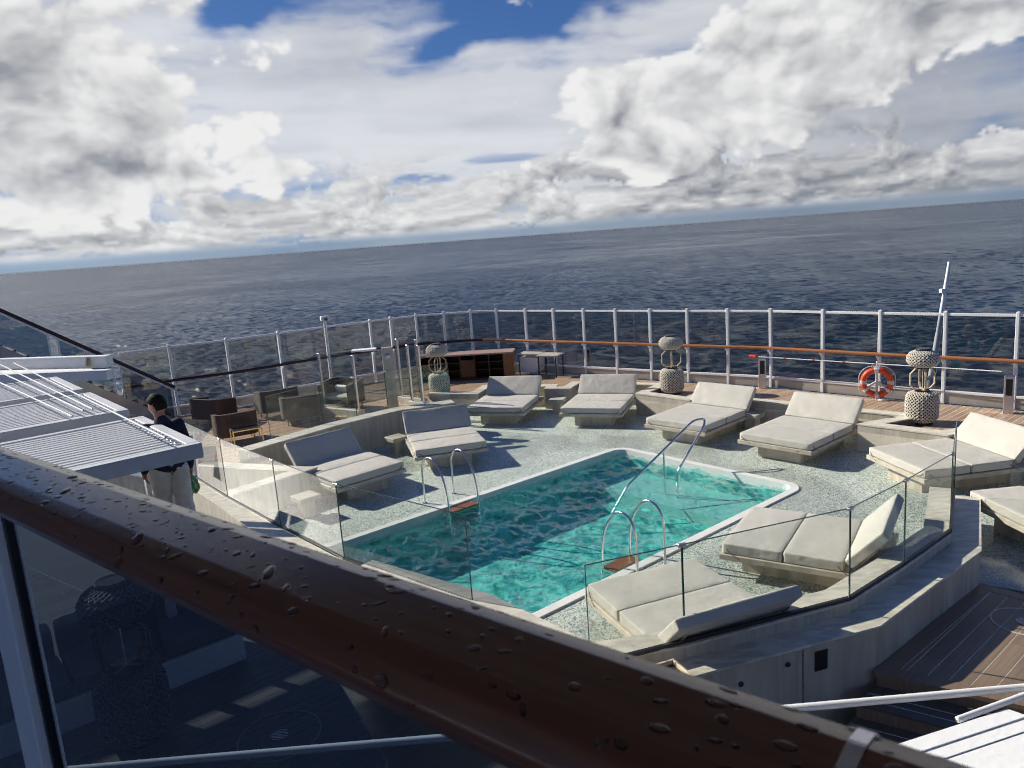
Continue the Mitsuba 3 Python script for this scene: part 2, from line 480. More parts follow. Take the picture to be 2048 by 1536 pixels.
def offset_line(pts, w):
    """Mitred parallel line at signed distance w to the left of travel."""
    p = [np.array(q[:2], float) for q in pts]
    out = []
    for i in range(len(p)):
        ns = []
        if i > 0:
            d = p[i] - p[i - 1]
            ns.append(np.array([-d[1], d[0]]) / np.linalg.norm(d))
        if i < len(p) - 1:
            d = p[i + 1] - p[i]
            ns.append(np.array([-d[1], d[0]]) / np.linalg.norm(d))
        n = sum(ns)
        n /= np.linalg.norm(n)
        k = 1 / max(.45, float(np.dot(n, ns[0])))
        out.append(p[i] + n * w * k)
    return out


def band_quads(a, b, step, gap=.003):
    """The band between two parallel lines cut into pieces about step long."""
    out = []
    for i in range(len(a) - 1):
        L = np.linalg.norm(a[i + 1] - a[i])
        n = max(1, round(L / step))
        g = gap / max(L, .01)
        for k in range(n):
            s, e = k / n + g * .5, (k + 1) / n - g * .5
            out.append(Polygon([a[i] + (a[i + 1] - a[i]) * s, a[i] + (a[i + 1] - a[i]) * e, b[i] + (b[i + 1] - b[i]) * e, b[i] + (b[i + 1] - b[i]) * s]))
    return out


def coped_wall(key, pts, w, z0, z1, step=.62, front=True, back=False, cop_t=.03, over=.012, stone='m_stone', cop='m_coping'):
    """Stone wall along pts; its thickness w lies to the left (w > 0) or right (w < 0). Panels on its faces, coping tiles on top."""
    s = 1 if w > 0 else -1
    core = Polygon([*offset_line(pts, s * .016), *offset_line(pts, w - s * (.016 if back else 0))[::-1]])
    if not core.is_valid:
        core = core.buffer(0)
    part(key, 'core', prism(core, z0, z1 - cop_t - .002), 'm_core')
    for q in band_quads(offset_line(pts, -s * over), offset_line(pts, w + s * (over if back else 0)), step):
        part(key, 'coping_tile', prism(q if q.is_valid else q.buffer(0), z1 - cop_t, z1), cop)
    faces = ([(0, .016)] if front else []) + ([(w, w - s * .016)] if back else [])
    for f0, f1 in faces:
        f1 = f1 * (s if f0 == 0 else 1)
        for q in band_quads(offset_line(pts, f0), offset_line(pts, f1), step * 1.6, .004):
            part(key, 'cladding_panel', prism(q if q.is_valid else q.buffer(0), z0, z1 - cop_t - .003), stone)


def glass_run(key, pts, z0, z1, step=99., m='m_glass', th=.014, clip=True, skip=()):
    """Frameless glass: single-sheet panes with dark polished edges and little metal clips where panes meet."""
    p = [np.array(q[:2], float) for q in pts]
    for i in range(len(p) - 1):
        if i in skip:
            continue
        a, b = p[i], p[i + 1]
        d = (b - a) / np.linalg.norm(b - a)
        nn = np.array([-d[1], d[0]])
        a2, b2 = a + d * .006, b - d * .006
        v = [[*a2, z0], [*b2, z0], [*b2, z1], [*a2, z1]]
        pane = part(key, 'glass_pane', trimesh.Trimesh(np.array(v), [[0, 1, 2], [0, 2, 3]], process=False), m)
        e = []
        for c0, c1 in ((v[0], v[3]), (v[1], v[2]), (v[3], v[2])):
            c0, c1 = np.array(c0), np.array(c1)
            if abs(c1[2] - c0[2]) > .1:
                q = Polygon([c0[:2] + nn * th / 2 - d * .004, c0[:2] + nn * th / 2 + d * .004, c0[:2] - nn * th / 2 + d * .004, c0[:2] - nn * th / 2 - d * .004])
                e.append(prism(q, c0[2], c1[2]))
            else:
                q = Polygon([c0[:2] + nn * th / 2, c1[:2] + nn * th / 2, c1[:2] - nn * th / 2, c0[:2] - nn * th / 2])
                e.append(prism(q, z1 - .004, z1 + .004))
        part(pane, 'edge', cat_(e), 'm_glass_edge')
        q = Polygon([a2 + nn * .02, b2 + nn * .02, b2 - nn * .02, a2 - nn * .02])
        part(key, 'base_channel', prism(q, z0 - .012, z0 + .035), 'm_dark_metal')
        if clip and i > 0:
            part(key, 'clip', tf(bx(-.05, .05, -.02, .02, -.025, .012, .004), math.atan2(d[1], d[0]), (*a, z1)), 'm_brushed')


U, V = np.array([.771, .637]), np.array([-.637, .771])
UA = math.atan2(U[1], U[0])


def planks(key, poly, z, pitch, mats, name='plank', gap=.012, th=.03, cut=None, limit=290):
    """Planks along the ship, clipped to poly: the largest are parts, the rest one joined part."""
    r = affinity.rotate(poly, -UA, origin=(0, 0), use_radians=True)
    x0, y0, x1, y1 = r.bounds
    ks = []
    for k in range(int(math.floor(y0 / pitch)), int(math.ceil(y1 / pitch))):
        off = (k * 1.37) % 3.2
        xs = np.arange(x0 - off, x1 + 3.2, 3.2) if cut is None else np.arange(x0 - (k * .61 % 1) * cut, x1 + cut, cut)
        for a, b in zip(xs[:-1], xs[1:]):
            s = r.intersection(sbox(a + .002, k * pitch + gap / 2, b - .002, (k + 1) * pitch - gap / 2))
            if s.area > 1e-3:
                ks.append((s.area, k, affinity.rotate(s, UA, origin=(0, 0), use_radians=True)))
    cy = [math.hypot(*g.centroid.coords[0]) for _, _, g in ks]
    order = np.argsort(cy)
    rest = []
    for n_, i in enumerate(order):
        m = prism(ks[i][2], z - th, z)
        if m is None:
            continue
        if n_ < limit:
            part(key, name, m, mats[(ks[i][1] * 7 + n_ * 3) % len(mats)])
        else:
            rest.append(m)
    if rest:
        part(key, 'far_' + name + 's', cat_(rest), mats[0], kind='stuff')


# ------------------------------------------------------------------ sea
def build_sea():
    z = -30.0
    nr, na = 1220, 800
    r = 132 * (12000 / 132.0) ** (np.arange(nr) / (nr - 1.0))
    a = np.radians(np.linspace(-44, 44, na))
    R, A = np.meshgrid(r, a, indexing='ij')
    X, Y = R * np.sin(A), R * np.cos(A)
    h = np.zeros_like(X)
    g = np.random.default_rng(5)
    dr_ = np.gradient(r)[:, None]
    for k in range(64):
        lam = .9 * (10 / .9) ** (k / 63.0)
        th = math.radians(250) + g.normal() * .55
        amp = .0140 * lam ** .68 * (.7 + .6 * g.random())
        fade = np.clip((lam / (2.0 * dr_)) - .35, 0, 1)
        kx, ky = 2 * math.pi / lam * math.cos(th), 2 * math.pi / lam * math.sin(th)
        ph = kx * X + ky * Y + g.random() * 6.28
        s = np.sin(ph)
        h += amp * fade * (s + .28 * np.cos(2 * ph))
    p = np.stack([X / 60, Y / 130, 0 * X], -1)
    h *= .55 + .9 * meshkit.fbm(p, 3, 4)
    v = np.stack([X, Y, z + h], -1).reshape(-1, 3)
    i, j = np.meshgrid(np.arange(nr - 1), np.arange(na - 1), indexing='ij')
    q = (i * na + j).ravel()
    f = np.stack([q, q + 1, q + na + 1, q + na], -1)[:, ::-1]
    sea = struct('sea', (v, f), 'm_sea', 'dark blue rippled open sea reaching the horizon', smooth=True)
    # beyond the waves one can tell apart, and round the ship outside the view: calm rings
    rings = []
    for r0, r1, a0, a1 in ((11900, 1500000, -180, 180), (0.5, 12000, 44, 316), (.5, 132.1, -44, 44)):
        aa = np.radians(np.linspace(a0, a1, 961))
        rr = np.array([r0, (r0 * r1) ** .5, r1])
        RR, AA = np.meshgrid(rr, aa, indexing='ij')
        vv = np.stack([RR * np.sin(AA), RR * np.cos(AA), np.full_like(RR, z - .02)], -1).reshape(-1, 3)
        ii, jj = np.meshgrid(np.arange(2), np.arange(960), indexing='ij')
        qq = (ii * 961 + jj).ravel()
        rings.append(trimesh.Trimesh(vv, np.vstack([np.stack([qq, qq + 961, qq + 962], -1), np.stack([qq, qq + 962, qq + 1], -1)]), process=False))
    mat('m_sea_far', prin((.010, .026, .055), .36, 0, .5))
    part(sea, 'far_water', cat_(rings), 'm_sea_far', kind='stuff')


build_sea()

# ------------------------------------------------------------------ decks
TEAK_Z = .45
LOW_Z = .35
posts_top = [(-11.95, 23.35), (-10.75, 24.26), (-9.18, 24.96), (-7.78, 25.99), (-6.41, 27.04), (-4.98, 27.87), (-4.29, 28.26), (-3.40, 28.72), (-2.37, 28.75), (-1.36, 28.71),
             (-.39, 28.30), (.66, 27.51), (1.61, 26.75), (2.58, 25.98), (3.55, 25.21), (4.54, 24.42), (5.54, 23.62), (6.56, 22.82), (7.57, 22.01), (8.62, 20.89), (9.66, 19.79), (10.74, 18.70), (11.82, 17.64), (12.9, 16.55), (14.0, 15.4)]
SCREEN = [(x * .969, y * .969) for x, y in posts_top]
FRONT = [(-2.6, 23.25), (-1.05, 22.55), (-.72, 23.55), (1.05, 22.95), (.95, 22.62), (1.70, 22.36), (2.02, 23.05), (4.16, 21.98), (3.43, 21.03), (4.62, 19.68), (5.10, 20.20), (6.12, 19.01), (6.77, 18.43), (8.61, 16.59), (7.44, 16.18), (8.66, 14.86), (9.85, 15.25), (10.2, 11.0)]
pool_o = Polygon([(5.55, 14.15), (2.46, 17.89), (-3.71, 12.79), (-4.15, 12.25), (-2.4, 10.28), (-.72, 9.02)])
near_cut = Polygon([(5.55, 14.15), (2.46, 17.89), (-3.71, 12.79), (-4.15, 12.25), (-2.4, 10.28), (-.72, 9.02)])
pool_out = pool_o.buffer(-.42).buffer(.42, quad_segs=8)
# keep the near end square: rounding only at the two far corners
halfplane = Polygon([(0.0, 9.4), (-4.0, 13.4), (-8, 10), (-2, 4)])
pool_out = pool_out.union(pool_o.intersection(halfplane)).buffer(.001)
pool_in = pool_out.buffer(-.155, quad_segs=8)

wr = lambda poly: poly  # noqa: E731
floor_poly = Polygon([(-7.6, 17.4), (-6.2, 19.3), (-3.3, 21.3), (-2.4, 23.6), (.5, 24.0), (4.8, 22.4), (9, 17), (11, 15.5), (14, 11), (9, 7.8), (6.24, 9.80), (6.0, 9.9), (3.80, 8.25), (1.75, 7.62), (1.0, 7.6), (.7, 7.75), (-.6, 8.9), (-2.4, 10.2), (-5.6, 14.0)])
struct('terrazzo_floor', prism(floor_poly.difference(pool_out.buffer(-.05)), -.25, 0.0), 'm_terrazzo', 'pale terrazzo floor flecked with dark green chips around the pool')

teak_poly = Polygon(FRONT + [(12.2, 11.0)] + [(x * .992, y * .992) for x, y in SCREEN[::-1]] + [(-11.2, 20.5), (-8.8, 17.2), (-7.2, 17.1), (-5.9, 17.3), (-4.4, 19.1), (-3.05, 20.25), (-1.8, 20.8)]).buffer(0)
inner_teak = teak_poly.buffer(-.02)
td = struct('teak_deck', prism(teak_poly, -.3, TEAK_Z - .004), 'm_caulk', 'weathered teak deck between the daybeds and the glass windscreen')
planks(td, inner_teak, TEAK_Z, .145, ['m_teak0', 'm_teak1', 'm_teak2'], cut=4.4, gap=.022)
struct('ship_hull', prism(Polygon([(x * 1.003, y * 1.003) for x, y in SCREEN] + [(13, 5), (13, -20), (-22, -20), (-22, 15)]).buffer(0), -29.5, -1.6), 'm_hull', 'white side of the ship below the decks')

# ------------------------------------------------------------------ pool
pool = thing('swimming_pool', 'turquoise swimming pool with a white rim sunk in the terrazzo floor', 'swimming pool')
rim = pool_out.difference(pool_in)
rim = rim.difference(Polygon([(-.72, 9.02), (-.40, 9.28), (-2.2, 10.7), (-3.9, 12.7), (-5, 12), (-2.4, 9.5), (-.9, 8.5)]))
part(pool, 'rim', prism(rim, -.16, .03), 'm_rim')
part(pool, 'basin_wall', prism(pool_out.buffer(.08).difference(pool_in.buffer(-.004)), -1.5, -.162), 'm_pooltile')
part(pool, 'basin_floor', prism(pool_out.buffer(.05), -1.6, -.80), 'm_pooltile')
A0 = np.array([5.55, 14.15])


def pl(s, v, z):
    """A point of the pool's own frame: s metres from its far right corner towards the near end, v metres across."""
    q = A0 - U * s + V * v
    return np.array([q[0], q[1], z])


for k, (dist, zt) in enumerate(((1.5, -.45), (1.9, -.66))):
    q = Polygon([pl(.0, -.2, 0)[:2], pl(.0, 5.2, 0)[:2], pl(dist, 5.2, 0)[:2], pl(dist, -.2, 0)[:2]]).intersection(pool_in.buffer(-.006))
    part(pool, 'step', prism(q, -1.36 + k * .001, zt), 'm_shelf' if k == 0 else 'm_pooltile')


def build_water():
    zw = -.10
    d = .032
    s = np.arange(-.2, 9.6, d)
    v = np.arange(-.2, 5.2, d)
    S, Vv = np.meshgrid(s, v, indexing='ij')
    X = A0[0] - U[0] * S + V[0] * Vv
    Y = A0[1] - U[1] * S + V[1] * Vv
    h = np.zeros_like(X)
    g = np.random.default_rng(3)
    for k in range(34):
        lam = .12 * (1.3 / .12) ** (k / 33.0)
        th = math.radians(20) + g.normal() * .8
        amp = .0085 * lam ** .74 * (.6 + .8 * g.random())
        wv = .8 * (meshkit.noise(np.stack([X * 1.2, Y * 1.2, 0 * X + k], -1)) - .5)
        ph = 2 * math.pi / lam * (math.cos(th) * (X + wv * .3) + math.sin(th) * (Y + wv * .3)) + g.random() * 6.28
        h += amp * np.sin(ph)
    h *= .6 + 1.0 * meshkit.fbm(np.stack([X * .8, Y * .8, 0 * X], -1), 3, 2)
    P = np.stack([X, Y, zw + h], -1).reshape(-1, 3)
    ns, nv = S.shape
    i, j = np.meshgrid(np.arange(ns - 1), np.arange(nv - 1), indexing='ij')
    q = (i * nv + j).ravel()
    quad = np.stack([q, q + nv, q + nv + 1, q + 1], -1)
    c = P[quad].mean(1)[:, :2]
    ok = shapely.contains_xy(pool_in.buffer(.03), c[:, 0], c[:, 1])
    f = quad[ok]
    struct('pool_water', (P, f[:, ::-1]), 'm_water', 'rippled turquoise water filling the pool', smooth=True)


build_water()


def ladder(s0, s1, vout, vin, side, label):
    k = thing('pool_ladder', label, 'pool ladder', 'chrome ladders at the pool sides')
    for s in (s0, s1):
        a, b = vout, vin
        pts = [pl(s, a, 0.0), pl(s, a, .78), pl(s, a + (b - a) * .18, .98), pl(s, a + (b - a) * .5, 1.02), pl(s, a + (b - a) * .86, .72), pl(s, b, .35), pl(s, b + (b - a) * .06, -1.0)]
        part(k, 'handle', tube(bend(pts, .16, 7), .021, 14), 'm_steel', True)
        part(k, 'foot_plate', tf(lathe([(0, 0), (.05, 0), (.05, .008), (.024, .02), (0, .02)], 20), 0, pts[0]), 'm_steel', 30)
    for zt in (.0, -.28):
        t = part(k, 'tread', None_mesh(s0, s1, vin, side, zt), 'm_cabinet_side')
    return k


def None_mesh(s0, s1, vin, side, zt):
    ms = []
    for q in range(5):
        v0 = vin + side * (.05 - .055 * q)
        c = [pl(s0 + .02, v0, 0)[:2], pl(s1 - .02, v0, 0)[:2], pl(s1 - .02, v0 - side * .045, 0)[:2], pl(s0 + .02, v0 - side * .045, 0)[:2]]
        ms.append(prism(Polygon(c).buffer(0), zt - .03, zt))
    return cat_(ms)


ladder(4.58, 5.22, -.20, .50, 1, 'chrome pool ladder with wooden treads in front of the near right daybeds')
ladder(4.60, 5.32, 5.30, 4.48, -1, 'chrome pool ladder with a wooden tread beside the two shaded daybeds')
sr = thing('stair_rail', 'sloping chrome handrail looping over the steps at the far end of the pool', 'handrail')
part(sr, 'rail', tube(bend([pl(2.55, 2.78, -.45), pl(2.1, 2.74, .02), pl(.05, 2.60, .98), pl(-.16, 2.46, 1.0), pl(.06, 2.32, .90), pl(.95, 2.36, .12), pl(1.02, 2.36, -.5)], .12, 7), .023, 14), 'm_steel', True)
part(sr, 'post', tube([pl(1.0, 2.67, -.5), pl(1.0, 2.67, .535)], .021, 14), 'm_steel', True)

# ------------------------------------------------------------------ stone walls round the pool
bw = thing('retaining_wall', 'low zigzag stone wall with pale coping behind the far and right daybeds', 'wall')
coped_wall(bw, FRONT, .30, -.02, .62)
lw = thing('side_wall', 'tall stone wall with pale coping behind the two shaded daybeds on the left', 'wall')
W1 = [(-6.05, 16.85), (-4.43, 18.78), (-3.08, 19.97), (-1.58, 20.47)]
coped_wall(lw, W1, .42, -.02, .85, back=True)
part(lw, 'end_panel', prism(Polygon([(-1.57, 20.46), (-1.55, 20.47), (-1.69, 20.88), (-1.71, 20.87)]), 0, .815), 'm_stone')
vw = thing('angled_wall', 'low V shaped stone wall beside the leftmost daybed behind clear glass', 'wall')
coped_wall(vw, [(-7.15, 17.05), (-4.30, 15.90), (-5.62, 14.36)], -.33, -.02, .62, back=True)
nw = thing('stepped_wall', 'stepped stone wall with a lower ledge carrying the near right glass balustrade', 'wall')
NW = [(-2.40, 10.40), (-.68, 9.05), (.62, 7.50), (1.66, 7.66), (3.79, 8.37), (4.85, 9.17), (5.97, 10.08), (6.98, 11.75)]
coped_wall(nw, NW[2:], .34, -.9, .66, back=True)
LED = [(.75, 7.02), (1.82, 7.38), (3.98, 8.05), (5.08, 8.92), (6.20, 9.78), (7.37, 11.70)]
coped_wall(nw, LED, .36, -.9, .50, step=.62)
part(nw, 'trim_strip', prism(LineString(LED).buffer(.006, cap_style='flat'), .462, .478), 'm_brushed')
part(nw, 'end_cap', prism(Polygon([(6.96, 11.76), (7.40, 11.72), (7.24, 11.92), (6.75, 11.98)]), -.02, .47), 'm_stone')
pw = thing('pool_end_wall', 'stone wall with pale coping closing the near end of the pool', 'wall')
coped_wall(pw, NW[:3], .26, -1.2, .66, back=True)
nl = thing('near_left_wall', 'sunlit stone wall clad in upright boards carrying the left glass balustrade', 'wall')
coped_wall(nl, [(-9.44, 16.96), (-6.95, 15.42), (-5.76, 13.98), (-4.50, 12.28), (-3.1, 10.70), (-2.45, 10.08)], .34, -.6, .62, back=True, step=.5)

gb = thing('glass_balustrade', 'clear glass balustrade on the stepped wall behind the near right daybeds', 'balustrade', None)
glass_run(gb, [(.60, 7.38), (1.68, 7.72), (3.79, 8.40), (4.85, 9.20), (5.97, 10.11), (6.98, 11.75)], .665, 1.80)
gl = thing('glass_balustrade', 'clear glass balustrade running down the left side of the pool', 'balustrade')
glass_run(gl, [(-7.0, 15.95), (-5.62, 14.22), (-4.08, 12.40), (-2.68, 10.80), (-.70, 9.10)], .625, 1.80)
gbk = thing('glass_balustrade', 'clear glass balustrade on the tall wall behind the shaded daybeds', 'balustrade')
GB = offset_line(W1, .46)
gpts = [GB[0] + (GB[1] - GB[0]) * .35, GB[1] + (GB[0] - GB[1]) * .05, GB[1] + (GB[2] - GB[1]) * .45, GB[2] + (GB[1] - GB[2]) * .05, GB[3]]
glass_run(gbk, gpts, .62, 1.88)

# ------------------------------------------------------------------ daybeds


def daybed(x, y, head, label, seat=1.74, tilt=47, seed=0, back=.68):
    k = thing('double_daybed', label, 'daybed', 'grey double daybeds around the pool')
    a = math.radians(head)
    x, y = x * .985, y * .985
    P = lambda m: tf(m, a, (x, y, 0))  # noqa: E731
    hw = .84
    part(k, 'plinth', P(bx(.20, seat + .25, -.50, .50, -.005, .30)), 'm_stone')
    part(k, 'platform', P(bx(-.03, seat + .50, -hw - .02, hw + .02, .30, .385, .006)), 'm_stone')
    l1 = seat * .52
    for i, (x0, x1) in enumerate(((0.0, l1 - .006), (l1 + .006, seat))):
        c = soft(x1 - x0, hw * 2 - .02, .165, .028, 16, .012, seed * 3 + i, .013)
        part(k, 'seat_cushion', P(tf(c, 0, ((x0 + x1) / 2, 0, .386))), 'm_cushion', True)
    b = soft(back, hw * 2 - .02, .15, .032, 16, .02, seed * 3 + 7, .013)
    b.apply_translation([back / 2, 0, -.15])
    b = tf(b, 0, (seat + .005, 0, .548), ry=-math.radians(tilt))
    part(k, 'backrest', P(b), 'm_cushion', True)
    fr = []
    ct, st = math.cos(math.radians(tilt)), math.sin(math.radians(tilt))
    for s in (-1, 1):
        fr.append(tube([(seat + .12, s * .7, .40), (seat + .08 + back * .85 * ct, s * .7, .43 + back * .85 * st - .06)], .012, 6))
        fr.append(tube([(seat + .46, s * .62, .40), (seat + .12 + back * .62 * ct, s * .62, .40 + back * .62 * st - .04)], .01, 6))
    part(k, 'backrest_frame', P(cat_(fr)), 'm_brushed')
    for sx in (.05, seat - .1):
        for s in (-1, 1):
            e = s * (hw + .004)
            st_ = tube(bend([(sx + .03, e - s * .004, .47), (sx + .10, e + s * .014, .405), (sx + .22, e + s * .022, .34)], .05, 3), .006, 5)
            part(k, 'strap', P(st_), 'm_strap', True)
    for s in (-1, 1):
        st_ = tube(bend([(-.004, s * (hw - .06), .47), (-.02, s * (hw - .16), .395), (-.036, s * (hw - .30), .345)], .05, 3), .006, 5)
        part(k, 'strap', P(st_), 'm_strap', True)
    return k


daybed(-.55, 21.17, 72, 'grey double daybed in front of the dark wooden cabinet', 1.62, seed=1)
daybed(2.05, 20.22, 69, 'grey double daybed second from the left in the far row', 1.76, seed=2)
daybed(3.85, 18.08, 43, 'pale grey double daybed behind the sloping stair rail', 1.86, seed=3)
daybed(5.56, 16.05, 41, 'pale grey double daybed nearest the orange lifebuoy', 1.92, seed=4)
daybed(7.20, 14.07, 8, 'pale grey double daybed below the right-hand woven lamp, seen partly through glass', 1.76, seed=5)
daybed(7.50, 11.26, 4, 'grey double daybed cut off by the right edge of the picture', 1.76, seed=6)
daybed(3.38, 11.43, -33, 'grey double daybed behind clear glass at the near right corner of the pool', 1.66, seed=7)
daybed(1.60, 10.0, -69.5, 'nearest grey double daybed with its backrest turned away from the viewer', 1.64, 46, seed=8, back=.68)
daybed(-1.52, 17.38, 104, 'grey double daybed with shaded backrest at the far left corner of the pool', 1.62, seed=9)
daybed(-3.13, 15.80, 132, 'leftmost grey double daybed with a shaded backrest against the tall wall', 1.66, seed=10)


def side_table(x, y, rot, label):
    k = thing('side_table', label, 'side table', 'small stone side tables between the daybeds')
    part(k, 'top', tf(bx(-.22, .22, -.22, .22, .33, .43), rot, (x, y, 0)), 'm_stone')
    part(k, 'leg', tf(bx(-.12, .12, -.14, .14, -.005, .33), rot, (x, y, 0)), 'm_stone')


side_table(-3.02, 18.85, .7, 'small shaded stone side table between the two left daybeds')
side_table(1.30, 22.0, -.35, 'small stone side table between the two far daybeds')
side_table(5.90, 18.55, .75, 'small stone side table between the two pale daybeds in front of the lifebuoy')
side_table(-4.25, 14.62, .75, 'small stone side table seen through the left glass balustrade')

# ------------------------------------------------------------------ windscreen
ws = thing('glass_windscreen', 'tall curved windscreen of grey glass between white posts around the stern', 'windscreen')
zt_, zb_ = 2.63, TEAK_Z
pr_, tr_, br_ = [], [], []
for i, (x, y) in enumerate(SCREEN):
    q0, q1 = SCREEN[max(i - 1, 0)], SCREEN[min(i + 1, len(SCREEN) - 1)]
    a = math.atan2(q1[1] - q0[1], q1[0] - q0[0])
    nrm = np.array([math.sin(a), -math.cos(a)])
    if nrm @ (np.array([2., 8.]) - [x, y]) < 0:
        nrm = -nrm
    if i > 0:
        part(ws, 'post', tf(bx(-.037, .037, -.055, .055, zb_ - .02, zt_ + .05, .01), a, (x, y, 0)), 'm_white')
    z_r = zb_ + 1.11
    c = np.array([x, y]) + nrm * .10
    part(ws, 'bracket', tf(hull_pts([[-.03, -.06, 0], [.03, -.06, 0], [-.03, -.06, -.14], [.03, -.06, -.14], [-.03, .10, .02], [.03, .10, .02], [-.03, .10, -.03], [.03, .10, -.03]]), a if nrm @ np.array([-math.sin(a), math.cos(a)]) > 0 else a + math.pi, (c[0] - nrm[0] * .02, c[1] - nrm[1] * .02, z_r - .02)), 'm_white')
    pr_.append([x + nrm[0] * .17, y + nrm[1] * .17, z_r + .025])
for i in range(len(SCREEN) - 1):
    a, b = np.array(SCREEN[i]), np.array(SCREEN[i + 1])
    d = (b - a) / np.linalg.norm(b - a)
    n_ = np.array([-d[1], d[0]])
    ang = math.atan2(d[1], d[0])
    L = np.linalg.norm(b - a)
    mid = (a + b) / 2
    a2, b2 = a + d * .047, b - d * .047
    v = np.array([[*a2, zb_ + .31], [*b2, zb_ + .31], [*b2, zt_ - .06], [*a2, zt_ - .06]])
    part(ws, 'glass_pane', trimesh.Trimesh(v, [[0, 1, 2], [0, 2, 3]], process=False), 'm_glass_grey')
    part(ws, 'top_rail', tf(bx(-L / 2 + .046, L / 2 - .046, -.03, .03, zt_ - .06, zt_), ang, (*mid, 0)), 'm_white')
    part(ws, 'bottom_rail', tf(bx(-L / 2 + .046, L / 2 - .046, -.05, .05, zb_ + .25, zb_ + .31), ang, (*mid, 0)), 'm_white')
    part(ws, 'kick_panel', tf(bx(-L / 2 + .046, L / 2 - .046, -.02, .02, zb_ - .01, zb_ + .25), ang, (*mid, 0)), 'm_grey_kick')
pp = np.array(pr_)
sm = []
for i in range(len(pp) - 1):
    for q in np.linspace(0, 1, 5)[:-1]:
        p0, p1, p2, p3 = pp[max(i - 1, 0)], pp[i], pp[i + 1], pp[min(i + 2, len(pp) - 1)]
        sm.append(.5 * ((2 * p1) + (-p0 + p2) * q + (2 * p0 - 5 * p1 + 4 * p2 - p3) * q * q + (-p0 + 3 * p1 - 3 * p2 + p3) * q ** 3))
sm.append(pp[-1])
part(ws, 'handrail', tube(sm[:39], .045, 12), 'm_darkrail', True, label='handrail of the left half, coloured dark brown for its backlit side')  # backlit shade is put into the colour of this half
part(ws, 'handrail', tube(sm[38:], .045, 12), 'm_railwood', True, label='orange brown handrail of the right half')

hk = thing('rescue_pole', 'white pole with red bands hanging under the wooden rail of the windscreen', 'pole')
pa, pb = np.array([6.69, 21.45, 1.36]), np.array([11.02, 16.92, 1.38])
dirp = (pb - pa) / np.linalg.norm(pb - pa)
part(hk, 'shaft', tube([pa + dirp * .35, pb], .012, 8), 'm_white', True)
part(hk, 'float', tube([pa + dirp * .08, pa + dirp * .28], .05, 10), 'm_red', 40)
for q in (1.1, 1.9, 2.7, 3.5):
    part(hk, 'band', tube([pa + dirp * q, pa + dirp * (q + .07)], .015, 8), 'm_red', True)

ms = thing('ensign_staff', 'slender white flagstaff leaning outward behind the windscreen', 'flagstaff')
m0, m1 = np.array([10.55, 19.1, .2]), np.array([11.30, 19.6, 3.72])
part(ms, 'staff', tube([m0, m0 + (m1 - m0) * .5, m0 + (m1 - m0) * .5, m1], [.075, .06, .052, .04], 12), 'm_white', True)
cp = m0 + (m1 - m0) * .80
part(ms, 'truck', tf(bx(-.14, .10, -.05, .05, -.05, .05), .3, cp), 'm_white')
part(ms, 'stay', tube([cp + [-.1, 0, 0], (9.15, 19.35, .5)], .003, 5), 'm_dark_metal')
part(ms, 'halyard', tube([m1 - [0, .05, .1], m0 + [.15, -.05, .4]], .004, 5), 'm_rope')
part(ms, 'base', tf(bx(-.1, .1, -.1, .1, -.3, .22), .7, m0), 'm_white')

# ------------------------------------------------------------------ bollards, lifebuoy, lamps
for (x, y), lab in zip([(2.61, 25.6), (7.06, 21.25), (11.1, 16.75)], ['steel bollard light with a dark window, behind the far middle daybed', 'steel bollard light with a dark window, between the pale daybeds and the windscreen', 'steel bollard light at the right edge in front of the windscreen']):
    k = thing('bollard_light', lab, 'bollard light', 'steel bollard lights along the windscreen')
    a = math.atan2(-y, -x) + math.pi / 2
    part(k, 'body', tf(bx(-.10, .10, -.10, .10, TEAK_Z - .01, TEAK_Z + .86, .006), a, (x, y, 0)), 'm_brushed')
    part(k, 'window', tf(bx(-.065, .065, -.012, .0, TEAK_Z + .42, TEAK_Z + .80, .003), a, (x - math.cos(a + math.pi / 2) * .096, y - math.sin(a + math.pi / 2) * .096, 0)), 'm_black')

lb = thing('lifebuoy', 'orange lifebuoy with silver bands on a white stand by the windscreen', 'lifebuoy')
BX, BY, BZ = 9.14, 18.85, TEAK_Z + .46
fa = math.atan2(-BY, -BX)                       # faces the deck
E1 = np.array([-math.sin(fa), math.cos(fa), 0])
E2 = np.array([0, 0, 1.0])
C = np.array([BX, BY, BZ])
ring = lambda r, t: C + r * (math.cos(t) * E1 + math.sin(t) * E2)  # noqa: E731
th = np.linspace(0, 2 * math.pi, 57)[:-1]
part(lb, 'ring', tube([ring(.315, t) for t in th], .076, 16, closed=True), 'm_orange', True)
for t0 in np.radians([0, 90, 180, 270]):
    tt = np.linspace(t0 - .14, t0 + .14, 6)
    part(lb, 'band', tube([ring(.315, t) for t in tt], .0785, 16), 'm_tape', 40)
for t0 in np.radians([96, 218, 322]):
    tt = np.linspace(t0 - .10, t0 + .10, 4)
    part(lb, 'hook', tube([ring(.315, t) for t in tt], .083, 14), 'm_white', 40)
cf = np.array([math.cos(fa), math.sin(fa), 0])
for t in np.radians([90, 215, 325]):
    part(lb, 'arm', tube([C - cf * .09, ring(.36, t) - cf * .09], .032, 8), 'm_white', True)
part(lb, 'stand', tube([C - cf * .09 + [0, 0, .52], C - cf * .09 - [0, 0, .47]], .03, 8), 'm_white', True)
rp = [ring(.315 + .088 + .05 * abs(math.sin(2 * t)), t) + cf * .03 for t in th]
part(lb, 'rope', tube(rp, .010, 6, closed=True), 'm_rope', True)
part(lb, 'rope_coil', cat_([tube([C + [.12 + .13 * math.cos(t) * (1 - .1 * q), -.1 + .1 * math.sin(t), -.44 + .012 * q] for t in np.linspace(0, 6.28, 20)], .011, 5) for q in range(3)]), 'm_rope', True)


